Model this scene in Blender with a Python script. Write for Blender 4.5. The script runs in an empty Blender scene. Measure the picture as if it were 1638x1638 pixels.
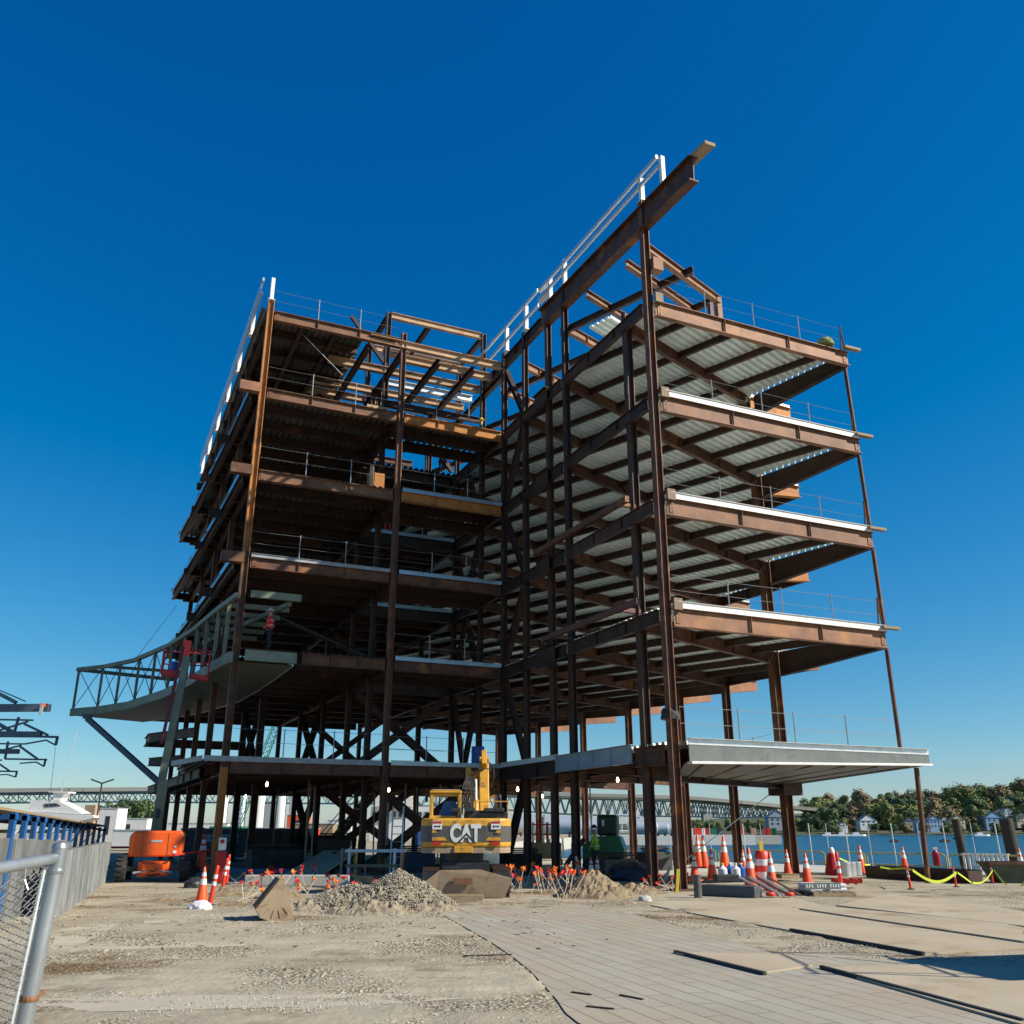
import bpy, bmesh, math, random
from mathutils import Vector, Matrix
random.seed(7)
R = math.radians
sc = bpy.context.scene
COL = sc.collection
# ---------------------------------------------------------------- camera
F = 1451.; CX = CY = 819.; YH = 1326.; H = 1.7
PT = math.atan((YH - CY) / F)
cam = bpy.data.cameras.new('camera'); co = bpy.data.objects.new('camera', cam); COL.objects.link(co)
co.location = (0, 0, H); co.rotation_euler = (R(90) + PT, 0, 0)
cam.sensor_width = 36; cam.lens = 36 * F / 1638; cam.clip_end = 9000; cam.clip_start = .05
sc.camera = co
# ---------------------------------------------------------------- world, sun, exposure
SUN_AZ, SUN_EL = 104.5, 35
w = bpy.data.worlds.new('World'); sc.world = w; w.use_nodes = True
nt = w.node_tree; nt.nodes.clear()
out = nt.nodes.new('ShaderNodeOutputWorld'); bg = nt.nodes.new('ShaderNodeBackground')
sky = nt.nodes.new('ShaderNodeTexSky'); sky.sky_type = 'NISHITA'; sky.sun_disc = False
sky.sun_elevation = R(SUN_EL); sky.sun_rotation = R(SUN_AZ)
sky.air_density = 1.0; sky.dust_density = 0.25; sky.ozone_density = 3.5; sky.altitude = 0
hs = nt.nodes.new('ShaderNodeHueSaturation'); hs.inputs['Hue'].default_value = .488
hs.inputs['Saturation'].default_value = 1.25; hs.inputs['Value'].default_value = 1.0
gm = nt.nodes.new('ShaderNodeGamma'); gm.inputs['Gamma'].default_value = 1.12
tn = nt.nodes.new('ShaderNodeMix'); tn.data_type = 'RGBA'; tn.blend_type = 'MULTIPLY'; tn.inputs[0].default_value = 1; tn.inputs[7].default_value = (.62, .92, 1.22, 1)
nt.links.new(sky.outputs[0], gm.inputs[0]); nt.links.new(gm.outputs[0], hs.inputs['Color']); nt.links.new(hs.outputs[0], tn.inputs[6])
# per-channel response of the photographed (polarised, deep blue) sky
sep = nt.nodes.new('ShaderNodeSeparateColor'); cmb = nt.nodes.new('ShaderNodeCombineColor'); nt.links.new(tn.outputs[2], sep.inputs[0])
def mth(op, a, b, c=None):
    n = nt.nodes.new('ShaderNodeMath'); n.operation = op; nt.links.new(a, n.inputs[0]); n.inputs[1].default_value = b
    return n.outputs[0]
KS = .07 * 1.414
for ch, (sub, pw, mul) in enumerate(((.024, 1.0, 1.18), (0, .936, .844), (0, .66, .727))):
    c = mth('MULTIPLY', sep.outputs[ch], KS); c = mth('SUBTRACT', c, sub); c = mth('MAXIMUM', c, .0005); c = mth('POWER', c, pw); c = mth('MULTIPLY', c, mul / KS)
    nt.links.new(c, cmb.inputs[ch])
nt.links.new(cmb.outputs[0], bg.inputs['Color']); nt.links.new(bg.outputs[0], out.inputs[0])
bg.inputs['Strength'].default_value = .07
sd = bpy.data.lights.new('sun', 'SUN'); sd.energy = 5.0; sd.angle = R(.55); sd.color = (1, .92, .77)
so = bpy.data.objects.new('sun', sd); COL.objects.link(so)
sv = Vector((math.sin(R(SUN_AZ)) * math.cos(R(SUN_EL)), math.cos(R(SUN_AZ)) * math.cos(R(SUN_EL)), math.sin(R(SUN_EL))))
so.rotation_euler = sv.to_track_quat('Z', 'Y').to_euler()
sc.view_settings.view_transform = 'Standard'; sc.view_settings.look = 'None'
sc.view_settings.exposure = 0.5; sc.view_settings.gamma = 1
# ---------------------------------------------------------------- pixel helpers (photo pixels -> places)
cp, sp_ = math.cos(PT), math.sin(PT)
def ray(u, v):
    x = (u - CX) / F; y = (CY - v) / F
    return Vector((x, cp - y * sp_, sp_ + y * cp))
def gz(u, v, z=0.):
    r = ray(u, v); t = (z - H) / r.z
    return Vector((r.x * t, r.y * t, z))
def atY(u, v, Y):
    r = ray(u, v); t = Y / r.y
    return Vector((r.x * t, Y, H + r.z * t))
TH = R(24.5)
A = Vector((math.cos(TH), math.sin(TH), 0)); B = Vector((-math.sin(TH), math.cos(TH), 0))
C0 = Vector((4.93, 28.55, 0))
def W(a, b, z=0.):
    return C0 + A * a + B * b + Vector((0, 0, z))
UP = Vector((0, 0, 1))
# ---------------------------------------------------------------- mesh builder
class MB:
    def __init__(s): s.v = []; s.f = []; s.m = []
    def add(s, vs, fs, mi=0):
        n = len(s.v); s.v += [Vector(p) for p in vs]
        for f in fs: s.f.append([i + n for i in f]); s.m.append(mi)
        return s
    def box(s, c, d, rot=None, mi=0):
        c = Vector(c); hx, hy, hz = d[0] / 2, d[1] / 2, d[2] / 2
        vs = [Vector((x * hx, y * hy, z * hz)) for z in (-1, 1) for y in (-1, 1) for x in (-1, 1)]
        if rot is not None:
            if isinstance(rot, (int, float)): rot = Matrix.Rotation(rot, 3, 'Z')
            vs = [rot @ v for v in vs]
        return s.add([c + v for v in vs], [(0, 2, 3, 1), (4, 5, 7, 6), (0, 1, 5, 4), (2, 6, 7, 3), (0, 4, 6, 2), (1, 3, 7, 5)], mi)
    def ext(s, p0, p1, prof, side=None, mi=0, prof1=None, caps=True):
        """extrude 2-D profile (x along side, y along up) from p0 to p1"""
        p0, p1 = Vector(p0), Vector(p1); d = (p1 - p0).normalized()
        if side is None:
            side = d.cross(UP)
            if side.length < 1e-4: side = Vector((1, 0, 0))
        side = Vector(side); side = (side - d * side.dot(d)).normalized(); up = side.cross(d)
        n = len(prof); prof1 = prof1 or prof
        vs = [p0 + side * x + up * y for x, y in prof] + [p1 + side * x + up * y for x, y in prof1]
        fs = [(i, (i + 1) % n, n + (i + 1) % n, n + i) for i in range(n)]
        if caps: fs += [tuple(range(n - 1, -1, -1)), tuple(range(n, 2 * n))]
        return s.add(vs, fs, mi)
    def bar(s, p0, p1, wd, h, side=None, mi=0):
        a, b = wd / 2, h / 2
        return s.ext(p0, p1, [(-a, -b), (a, -b), (a, b), (-a, b)], side, mi)
    def ib(s, p0, p1, h, wd, side=None, tf=.022, tw=.014, top=True, mi=0):
        """I section; p0,p1 at the TOP of the beam"""
        a = wd / 2; q = tw / 2; z = 0 if top else h / 2
        prof = [(-a, -h), (a, -h), (a, -h + tf), (q, -h + tf), (q, -tf), (a, -tf), (a, 0), (-a, 0), (-a, -tf), (-q, -tf), (-q, -h + tf), (-a, -h + tf)]
        prof = [(x, y + z) for x, y in prof]
        return s.ext(p0, p1, prof, side, mi)
    def tube(s, p0, p1, r, n=8, r1=None, mi=0, caps=True):
        r1 = r if r1 is None else r1
        P = [(math.cos(2 * math.pi * i / n) , math.sin(2 * math.pi * i / n)) for i in range(n)]
        return s.ext(p0, p1, [(x * r, y * r) for x, y in P], None, mi, [(x * r1, y * r1) for x, y in P], caps)
    def path(s, pts, r, n=6, mi=0):
        for a, b in zip(pts[:-1], pts[1:]): s.tube(a, b, r, n, mi=mi)
        return s
    def lathe(s, c, prof, n=20, mi=0, axis='Z'):
        """prof: list of (r,z)"""
        c = Vector(c); vs = []; fs = []
        for r, z in prof:
            for i in range(n):
                t = 2 * math.pi * i / n; x, y = r * math.cos(t), r * math.sin(t)
                vs.append(c + (Vector((x, y, z)) if axis == 'Z' else Vector((z, x, y)) if axis == 'X' else Vector((x, z, y))))
        for k in range(len(prof) - 1):
            for i in range(n):
                j = (i + 1) % n; fs.append((k * n + i, k * n + j, (k + 1) * n + j, (k + 1) * n + i))
        fs.append(tuple(range(n - 1, -1, -1))); fs.append(tuple(range((len(prof) - 1) * n, len(prof) * n)))
        return s.add(vs, fs, mi)
    def prism(s, pts, z0, z1, mi=0):
        n = len(pts)
        vs = [Vector((p[0], p[1], z0)) for p in pts] + [Vector((p[0], p[1], z1)) for p in pts]
        return s.add(vs, [(i, (i + 1) % n, n + (i + 1) % n, n + i) for i in range(n)] + [tuple(range(n - 1, -1, -1)), tuple(range(n, 2 * n))], mi)
    def build(s, name, mats, parent=None, smooth=False, loc=None, bevel=0):
        me = bpy.data.meshes.new(name)
        org = Vector(loc) if loc is not None else (parent.matrix_basis.translation if parent is not None and parent.get('abs') else Vector((0, 0, 0)))
        if parent is not None and parent.parent is not None and parent.get('abs') is None and loc is None: org = Vector(parent.get('org', (0, 0, 0)))
        me.from_pydata([tuple(v - org) for v in s.v], [], s.f)
        if not isinstance(mats, (list, tuple)): mats = [mats]
        for m in mats: me.materials.append(m)
        if len(mats) > 1:
            for p, mi in zip(me.polygons, s.m): p.material_index = mi
        bm = bmesh.new(); bm.from_mesh(me)
        bmesh.ops.recalc_face_normals(bm, faces=bm.faces[:]); bm.to_mesh(me); bm.free()
        if smooth:
            me.shade_smooth(); me.set_sharp_from_angle(angle=R(38))
        o = bpy.data.objects.new(name, me); COL.objects.link(o)
        if parent is not None: o.parent = parent; o['org'] = tuple(org)
        elif loc is not None: o.location = loc
        if bevel:
            md = o.modifiers.new('bevel', 'BEVEL'); md.width = bevel; md.segments = 2; md.limit_method = 'ANGLE'
        return o
def tag(o, label=None, cat=None, group=None, kind=None):
    if label: o['label'] = label
    if cat: o['category'] = cat
    if group: o['group'] = group
    if kind: o['kind'] = kind
    return o
def thing(name, label, cat, loc=(0, 0, 0), rz=0, group=None, absolute=False):
    """absolute=True: parts are given in world coordinates"""
    o = bpy.data.objects.new(name, None); COL.objects.link(o); o.location = loc; o.rotation_euler = (0, 0, rz)
    o.empty_display_size = .2
    if absolute: o['abs'] = 1
    return tag(o, label, cat, group)
def dup(root, loc, rz=0, label=None, scale=None, group=None):
    r = root.copy(); COL.objects.link(r); r.location = loc; r.rotation_euler = (r.rotation_euler[0], r.rotation_euler[1], rz)
    if scale: r.scale = scale if isinstance(scale, (tuple, list)) else (scale,) * 3
    if label: r['label'] = label
    if group: r['group'] = group
    for ch in list(root.children):
        c = ch.copy(); COL.objects.link(c); c.parent = r
        for g in ch.children:
            d = g.copy(); COL.objects.link(d); d.parent = c
    return r
# ---------------------------------------------------------------- materials
def nmat(name, c1, c2=None, rough=.6, metal=0., scale=3., bump=0., bscale=None, detail=6, contrast=(.35, .65), vary=0., c3=None, c3s=1.0, c3t=(.55, .7), stretch=None, spec=.5, emit=None):
    m = bpy.data.materials.new(name); m.use_nodes = True; t = m.node_tree; N = t.nodes; L = t.links
    b = N['Principled BSDF']; b.inputs['Roughness'].default_value = rough; b.inputs['Metallic'].default_value = metal
    b.inputs['Specular IOR Level'].default_value = spec
    g = N.new('ShaderNodeNewGeometry'); mp = N.new('ShaderNodeMapping'); L.new(g.outputs['Position'], mp.inputs[0])
    if stretch: mp.inputs['Scale'].default_value = stretch
    def noise(sc_, det=detail):
        n = N.new('ShaderNodeTexNoise'); n.inputs['Scale'].default_value = sc_; n.inputs['Detail'].default_value = det
        n.inputs['Roughness'].default_value = .62; L.new(mp.outputs[0], n.inputs['Vector']); return n
    if c2 is None: c2 = tuple(x * .8 for x in c1)
    n = noise(scale); rp = N.new('ShaderNodeValToRGB'); L.new(n.outputs[0], rp.inputs[0])
    rp.color_ramp.elements[0].position, rp.color_ramp.elements[1].position = contrast
    rp.color_ramp.elements[0].color = (*c1, 1); rp.color_ramp.elements[1].color = (*c2, 1)
    cur = rp.outputs[0]
    if c3:
        n3 = noise(c3s); r3 = N.new('ShaderNodeValToRGB'); L.new(n3.outputs[0], r3.inputs[0])
        r3.color_ramp.elements[0].position, r3.color_ramp.elements[1].position = c3t
        mx = N.new('ShaderNodeMix'); mx.data_type = 'RGBA'; L.new(r3.outputs[0], mx.inputs[0]); L.new(cur, mx.inputs[6]); mx.inputs[7].default_value = (*c3, 1)
        cur = mx.outputs[2]
    if vary:
        oi = N.new('ShaderNodeObjectInfo'); mr = N.new('ShaderNodeMapRange'); L.new(oi.outputs['Random'], mr.inputs[0])
        mr.inputs[3].default_value = 1 - vary; mr.inputs[4].default_value = 1 + vary
        h = N.new('ShaderNodeHueSaturation'); L.new(cur, h.inputs['Color']); L.new(mr.outputs[0], h.inputs['Value']); cur = h.outputs[0]
    L.new(cur, b.inputs['Base Color'])
    if bump:
        nb = noise(bscale or scale * 4); bp = N.new('ShaderNodeBump'); bp.inputs['Distance'].default_value = bump; bp.inputs['Strength'].default_value = .8
        L.new(nb.outputs[0], bp.inputs['Height']); L.new(bp.outputs[0], b.inputs['Normal'])
    if emit: b.inputs['Emission Color'].default_value = (*emit[:3], 1); b.inputs['Emission Strength'].default_value = emit[3]
    return m
M = {}
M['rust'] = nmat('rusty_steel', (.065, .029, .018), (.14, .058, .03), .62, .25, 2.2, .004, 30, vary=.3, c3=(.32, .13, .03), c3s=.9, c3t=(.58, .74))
M['rustd'] = nmat('dark_rusty_steel', (.034, .019, .014), (.07, .034, .021), .6, .25, 2.0, .004, 30, vary=.3, c3=(.20, .08, .025), c3s=.7, c3t=(.62, .75))  # darker copy of the rust: deep shade put into the colour
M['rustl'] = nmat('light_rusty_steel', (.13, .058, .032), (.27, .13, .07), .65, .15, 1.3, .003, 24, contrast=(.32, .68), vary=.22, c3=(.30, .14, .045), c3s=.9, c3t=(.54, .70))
M['rustp'] = nmat('dusty_plate_steel', (.17, .115, .075), (.24, .17, .11), .7, .1, 3, c3=(.10, .05, .03), c3s=4)
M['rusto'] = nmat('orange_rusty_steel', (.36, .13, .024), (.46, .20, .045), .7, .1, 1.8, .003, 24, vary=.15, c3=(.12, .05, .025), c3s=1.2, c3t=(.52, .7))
M['tan'] = nmat('dusty_sunlit_tan', (.40, .25, .14), (.50, .34, .21), .7, .05, 1.5, .002, 20, vary=.15, c3=(.28, .13, .05), c3s=1)  # light tan: dust plus the sunlit tone of the roof beams painted in
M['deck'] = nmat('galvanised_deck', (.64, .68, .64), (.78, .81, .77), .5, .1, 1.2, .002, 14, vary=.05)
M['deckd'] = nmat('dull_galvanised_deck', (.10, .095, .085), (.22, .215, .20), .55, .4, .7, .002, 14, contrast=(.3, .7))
M['galv'] = nmat('galvanised_steel', (.55, .57, .58), (.68, .69, .70), .38, .55, 4, .001, 40)
M['dgalv'] = nmat('weathered_zinc', (.24, .25, .26), (.34, .35, .36), .5, .4, 4)
M['bgalv'] = nmat('bright_zinc_edge', (.30, .36, .42), (.38, .44, .50), .3, .7, 3)
M['white'] = nmat('white_paint', (.78, .77, .74), (.66, .65, .62), .5, 0, 6)
M['greyp'] = nmat('grey_primer', (.11, .125, .125), (.15, .165, .16), .5, .1, 1.5, c3=(.09, .10, .10), c3s=4)  # darkened primer: shade on the fascia web put into the grey
M['greenp'] = nmat('grey_green_primer', (.13, .155, .105), (.20, .225, .16), .6, .05, 1.4, .002, 20, vary=.1)
M['blueg'] = nmat('blue_grey_steel', (.07, .10, .13), (.10, .14, .18), .5, .3, 2)
M['black'] = nmat('black_rubber', (.02, .02, .02), (.035, .035, .035), .7)
M['dark'] = nmat('dark_metal', (.035, .035, .038), (.06, .06, .06), .5, .4)
M['yellow'] = nmat('yellow_paint', (.56, .27, .02), (.66, .34, .035), .5, 0, 3, c3=(.26, .15, .05), c3s=4, c3t=(.52, .68))
M['railyel'] = nmat('faded_yellow_paint', (.42, .36, .10), (.34, .30, .12), .6)
M['yellowb'] = nmat('bright_yellow_paint', (.75, .60, .05), (.65, .5, .05), .5)
M['orange'] = nmat('orange_paint', (.85, .12, .012), (.72, .10, .012), .35, 0, 3)
M['cone'] = nmat('orange_plastic', (.85, .10, .015), (.70, .075, .012), .45, 0, 8, vary=.12)
M['red'] = nmat('red_paint', (.55, .02, .02), (.42, .015, .02), .4)
M['redo'] = nmat('red_orange_plastic', (.80, .05, .02), (.62, .04, .02), .45)
M['refl'] = nmat('white_reflective_band', (.80, .80, .78), (.62, .62, .60), .4, 0, 20)
M['blue'] = nmat('blue_paint', (.015, .09, .28), (.02, .12, .36), .4, 0, 3, vary=.15)
M['green'] = nmat('green_paint', (.012, .12, .05), (.015, .17, .07), .4)
M['navy'] = nmat('navy_panel', (.014, .022, .04), (.02, .032, .055), .5)
M['wood'] = nmat('weathered_timber', (.23, .17, .10), (.34, .26, .16), .8, 0, 3, .004, 20, stretch=(1, 6, 6), vary=.15)
M['darkwood'] = nmat('dark_timber', (.03, .025, .02), (.06, .05, .04), .85, 0, 3, .006, 20)
M['conc'] = nmat('concrete', (.40, .385, .34), (.50, .48, .43), .85, 0, 2, .003, 30)
M['lime'] = nmat('high_visibility_cloth', (.35, .65, .08), (.28, .55, .06), .8)
M['cloth'] = nmat('dark_cloth', (.02, .025, .04), (.035, .04, .055), .9)
M['skin'] = nmat('skin', (.45, .27, .19), (.40, .23, .16), .6)
M['glass'] = nmat('tinted_glass', (.02, .035, .045), (.03, .05, .06), .08, 0, 1)
M['bulb'] = nmat('lit_bulb', (1, .8, .5), (1, .8, .5), .4, emit=(1, .72, .38, 9))
M['tapey'] = nmat('yellow_tape', (.62, .70, .05), (.5, .58, .04), .5)
M['stake'] = nmat('pale_stake', (.62, .55, .42), (.48, .42, .32), .8)
M['flago'] = nmat('orange_ribbon', (.90, .28, .03), (.85, .16, .02), .7, vary=.2)
M['flagr'] = nmat('red_ribbon', (.85, .03, .03), (.7, .025, .03), .7, vary=.2)
M['bag'] = nmat('white_bag', (.7, .7, .72), (.55, .56, .6), .7, 0, 6, .01, 12)
M['bluetank'] = nmat('blue_plastic', (.03, .14, .5), (.02, .10, .38), .4)
M['tanned'] = nmat('dusty_tan_steel', (.30, .22, .14), (.38, .29, .19), .8, .05, 3, .004, 20, c3=(.18, .12, .075), c3s=2)
# ---- ground
def ground_mat():
    m = nmat('gravel_ground', (.31, .268, .20), (.41, .362, .275), .95, 0, .55, .03, 9, detail=9, contrast=(.38, .62), c3=(.19, .135, .082), c3s=.28, c3t=(.53, .63), spec=.1)
    t = m.node_tree; N = t.nodes; L = t.links; b = N['Principled BSDF']
    src = b.inputs['Base Color'].links[0].from_socket
    g = N.new('ShaderNodeNewGeometry')
    vo = N.new('ShaderNodeTexVoronoi'); vo.inputs['Scale'].default_value = 22; L.new(g.outputs['Position'], vo.inputs['Vector'])
    r = N.new('ShaderNodeValToRGB'); L.new(vo.outputs['Color'], r.inputs[0]); r.color_ramp.elements[0].position = .15; r.color_ramp.elements[1].position = .85
    r.color_ramp.elements[0].color = (.55, .52, .48, 1); r.color_ramp.elements[1].color = (1.35, 1.36, 1.36, 1)
    n2 = N.new('ShaderNodeTexNoise'); n2.inputs['Scale'].default_value = .45; n2.inputs['Detail'].default_value = 7; L.new(g.outputs['Position'], n2.inputs['Vector'])
    r2 = N.new('ShaderNodeValToRGB'); L.new(n2.outputs[0], r2.inputs[0]); r2.color_ramp.elements[0].position = .47; r2.color_ramp.elements[1].position = .56
    mx = N.new('ShaderNodeMix'); mx.data_type = 'RGBA'; mx.blend_type = 'MULTIPLY'
    L.new(r2.outputs[0], mx.inputs[0]); L.new(src, mx.inputs[6]); L.new(r.outputs[0], mx.inputs[7]); L.new(mx.outputs[2], b.inputs['Base Color'])
    vb = N.new('ShaderNodeBump'); vb.inputs['Distance'].default_value = .025; L.new(vo.outputs['Distance'], vb.inputs['Height'])
    old = b.inputs['Normal'].links[0].from_node; L.new(old.outputs[0], vb.inputs['Normal']); L.new(r2.outputs[0], vb.inputs['Strength']); L.new(vb.outputs[0], b.inputs['Normal'])
    return m
M['ground'] = ground_mat()
M['path'] = nmat('packed_dust', (.40, .355, .285), (.45, .40, .32), .95, 0, .9, .01, 20, c3=(.34, .29, .22), c3s=.5, spec=.1)
M['plate'] = nmat('dusty_mat', (.36, .30, .215), (.43, .365, .27), .9, 0, .6, .006, 12, c3=(.25, .20, .13), c3s=.35, c3t=(.56, .68), spec=.15)
M['gravel'] = nmat('gravel_stones', (.21, .17, .12), (.34, .29, .215), .95, 0, 4, .03, 16, c3=(.13, .10, .07), c3s=3, spec=.1)
M['dirt'] = nmat('damp_soil', (.20, .15, .095), (.30, .235, .155), .95, 0, 3, .05, 10, c3=(.11, .075, .045), c3s=2, spec=.1)
M['stone'] = nmat('loose_stone', (.36, .33, .28), (.50, .47, .42), .9, 0, 5, vary=.3)
def paver_mat():
    m = nmat('stone_paving', (.32, .295, .24), (.38, .355, .30), .85, 0, .8, .004, 30, c3=(.37, .31, .24), c3s=.3, c3t=(.45, .62), spec=.2)
    t = m.node_tree; N = t.nodes; L = t.links; b = N['Principled BSDF']; src = b.inputs['Base Color'].links[0].from_socket
    g = N.new('ShaderNodeNewGeometry'); mp = N.new('ShaderNodeMapping'); mp.inputs['Rotation'].default_value = (0, 0, R(-108)); L.new(g.outputs['Position'], mp.inputs[0])
    nz = N.new('ShaderNodeTexNoise'); nz.inputs['Scale'].default_value = .5; L.new(g.outputs['Position'], nz.inputs['Vector'])
    vm = N.new('ShaderNodeVectorMath'); vm.operation = 'SCALE'; vm.inputs[3].default_value = .12; L.new(nz.outputs['Color'], vm.inputs[0])
    va = N.new('ShaderNodeVectorMath'); L.new(mp.outputs[0], va.inputs[0]); L.new(vm.outputs[0], va.inputs[1])
    br = N.new('ShaderNodeTexBrick'); L.new(va.outputs[0], br.inputs['Vector']); br.inputs['Scale'].default_value = 1
    br.inputs['Brick Width'].default_value = 1.25; br.inputs['Row Height'].default_value = .26; br.inputs['Mortar Size'].default_value = .009
    br.inputs['Color1'].default_value = (1, 1, 1, 1); br.inputs['Color2'].default_value = (.91, .905, .90, 1); br.inputs['Mortar'].default_value = (.55, .48, .38, 1)
    br.inputs['Mortar Smooth'].default_value = .3
    mx = N.new('ShaderNodeMix'); mx.data_type = 'RGBA'; mx.blend_type = 'MULTIPLY'; mx.inputs[0].default_value = 1
    L.new(src, mx.inputs[6]); L.new(br.outputs['Color'], mx.inputs[7])
    dn = N.new('ShaderNodeTexNoise'); dn.inputs['Scale'].default_value = .7; dn.inputs['Detail'].default_value = 9; dn.inputs['Roughness'].default_value = .7; L.new(g.outputs['Position'], dn.inputs['Vector'])
    dr = N.new('ShaderNodeValToRGB'); dr.color_ramp.elements[0].position = .50; dr.color_ramp.elements[1].position = .66; L.new(dn.outputs[0], dr.inputs[0])
    dm = N.new('ShaderNodeMix'); dm.data_type = 'RGBA'; L.new(dr.outputs[0], dm.inputs[0]); L.new(mx.outputs[2], dm.inputs[6]); dm.inputs[7].default_value = (.33, .285, .21, 1); L.new(dm.outputs[2], b.inputs['Base Color'])
    bp = N.new('ShaderNodeBump'); bp.invert = True; bp.inputs['Distance'].default_value = .012; L.new(br.outputs['Fac'], bp.inputs['Height']); L.new(bp.outputs[0], b.inputs['Normal'])
    return m
M['paver'] = paver_mat()
def water_mat():
    m = nmat('harbour_water', (.002, .05, .095), (.003, .068, .125), .25, 0, .05, spec=.25)
    t = m.node_tree; N = t.nodes; L = t.links; b = N['Principled BSDF']
    g = N.new('ShaderNodeNewGeometry'); mp = N.new('ShaderNodeMapping'); mp.inputs['Scale'].default_value = (.5, 1.3, 1); L.new(g.outputs['Position'], mp.inputs[0])
    n = N.new('ShaderNodeTexNoise'); n.inputs['Scale'].default_value = .45; n.inputs['Detail'].default_value = 10; L.new(mp.outputs[0], n.inputs['Vector'])
    bp = N.new('ShaderNodeBump'); bp.inputs['Distance'].default_value = 1.2; bp.inputs['Strength'].default_value = 1.0; L.new(n.outputs[0], bp.inputs['Height']); L.new(bp.outputs[0], b.inputs['Normal'])
    return m
M['water'] = water_mat()
# ================================================================ SETTING
def sheet(name, pts, z, mat, kind='structure', th=0.0):
    mb = MB()
    if th: mb.prism(pts, z - th, z)
    else: mb.add([(p[0], p[1], z) for p in pts], [tuple(range(len(pts)))])
    return tag(mb.build(name, mat), kind=kind)
WZ = -2.2
q1 = gz(1000, 1376); q2 = gz(1400, 1390); qd = (q2 - q1).normalized()
qa = q1 - qd * 11; qb = q2 + qd * 55
land = [(-900, -60), (qb.x + 40, -60), (qb.x, qb.y), (qa.x, qa.y), (-6, 96), (20, 250), (20, 420), (-900, 420)]
sheet('ground', land, 0, M['ground'])
# quay wall under the land edge
mb = MB()
for a_, b_ in (((qb.x, qb.y), (qa.x, qa.y)), ((qa.x, qa.y), (-6, 96)), ((-6, 96), (20, 250)), ((20, 250), (20, 420)), ((20, 420), (-900, 420))):
    mb.add([(*a_, -.001), (*b_, -.001), (*b_, WZ - 1), (*a_, WZ - 1)], [(0, 1, 2, 3)])
tag(mb.build('quay_wall', M['conc']), kind='structure')
sheet('water', [(-1500, -300), (1700, -300), (1700, 2600), (-1500, 2600)], WZ, M['water'])
# concrete apron at the quay (pale)
apr = [W(8.5, 7.5), q2 + qd * 12 - Vector((.3, .3, 0)), q2 - Vector((.3, .35, 0)), q1 - Vector((.3, .35, 0)), W(.5, 19), W(.5, 9)]
sheet('concrete_apron', apr, .10, M['conc'], th=.12)
# paving
pv = [gz(*p) for p in ((700, 1460), (760, 1456), (930, 1450), (1020, 1465), (1150, 1500), (1262, 1531), (1640, 1541))]
pv += [Vector((11, 11.5, 0)), Vector((9, 5, 0)), Vector((2.4, 5, 0)), gz(925, 1638), gz(905, 1622), gz(890, 1600), gz(868, 1575), gz(850, 1556), gz(822, 1533), gz(790, 1511), gz(745, 1485)]
sheet('stone_paving', pv, .012, M['paver'])
# dusty track strips
for i, P in enumerate((((60, 1598), (330, 1592), (640, 1590), (760, 1597), (600, 1608), (40, 1622)),
                       ((150, 1511), (390, 1510), (400, 1518), (120, 1520)),
                       ((92, 1488), (150, 1479), (192, 1478), (128, 1513), (118, 1524), (70, 1547)),
                       ((230, 1473), (330, 1470), (330, 1475), (230, 1478)))):
    sheet('dust_path', [gz(*p) for p in P], .004 + .0005 * i, M['path'])
# steel road plates (each a thing of its own)
plates = [((1022, 1444), (1270, 1437), (1330, 1452), (1180, 1462), (1120, 1462)),
          ((1022, 1446), (1115, 1464), (1482, 1529), (1640, 1518), (1640, 1512), (1262, 1455)),
          ((1265, 1453), (1330, 1452), (1600, 1478), (1640, 1486), (1640, 1509)),
          ((1335, 1450), (1420, 1432), (1560, 1447), (1640, 1460), (1640, 1484))]
lab = ['dusty tan ground mat nearest the tall steel corner column', 'long dusty ground mat along the dark seam beside the gravel strip', 'tan ground mat wedged between two thin dark seams at right', 'farthest tan ground mat below the orange delineator posts']
def shrink(pts, k=.012):
    c = sum(pts, Vector()) / len(pts); return [p + (c - p).normalized() * .04 for p in pts]
for i, P in enumerate(plates):
    mb = MB(); mb.prism(shrink([gz(*p) for p in P]), .002, .022 + .003 * i)
    tag(mb.build('ground_mat', M['plate']), lab[i], 'ground mat', 'tan ground mats laid over the gravel')
for i, (P, l) in enumerate((([(1080, 1527), (1252, 1530), (1300, 1548), (1222, 1560)], 'small grey-brown board on the stone paving with a dark front edge'),
                            ([(1318, 1552), (1500, 1546), (1640, 1552), (1700, 1600), (1660, 1652)], 'long board in the lower right corner with a black edge'))):
    mb = MB(); mb.prism([gz(*p) for p in P], .014, .035)
    tag(mb.build('ground_board', M['plate']), l, 'board', 'boards laid on the stone paving')
for i, (p0, p1, l) in enumerate((((1080, 1526), (1224, 1562), 'black edge strip of the small board on the paving'), ((1314, 1551), (1640, 1640), 'long black strip running to the lower right corner'), ((1265, 1490), (1478, 1529), 'black strip along the edge of the tan mats by the gravel'))):
    mb = MB(); mb.bar(gz(*p0) + UP * .03, gz(*p1) + UP * .03, .05, .045); tag(mb.build('edge_strip', M['black']), l, 'edge strip')  # thin black bars laid along the board and mat edges
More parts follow.
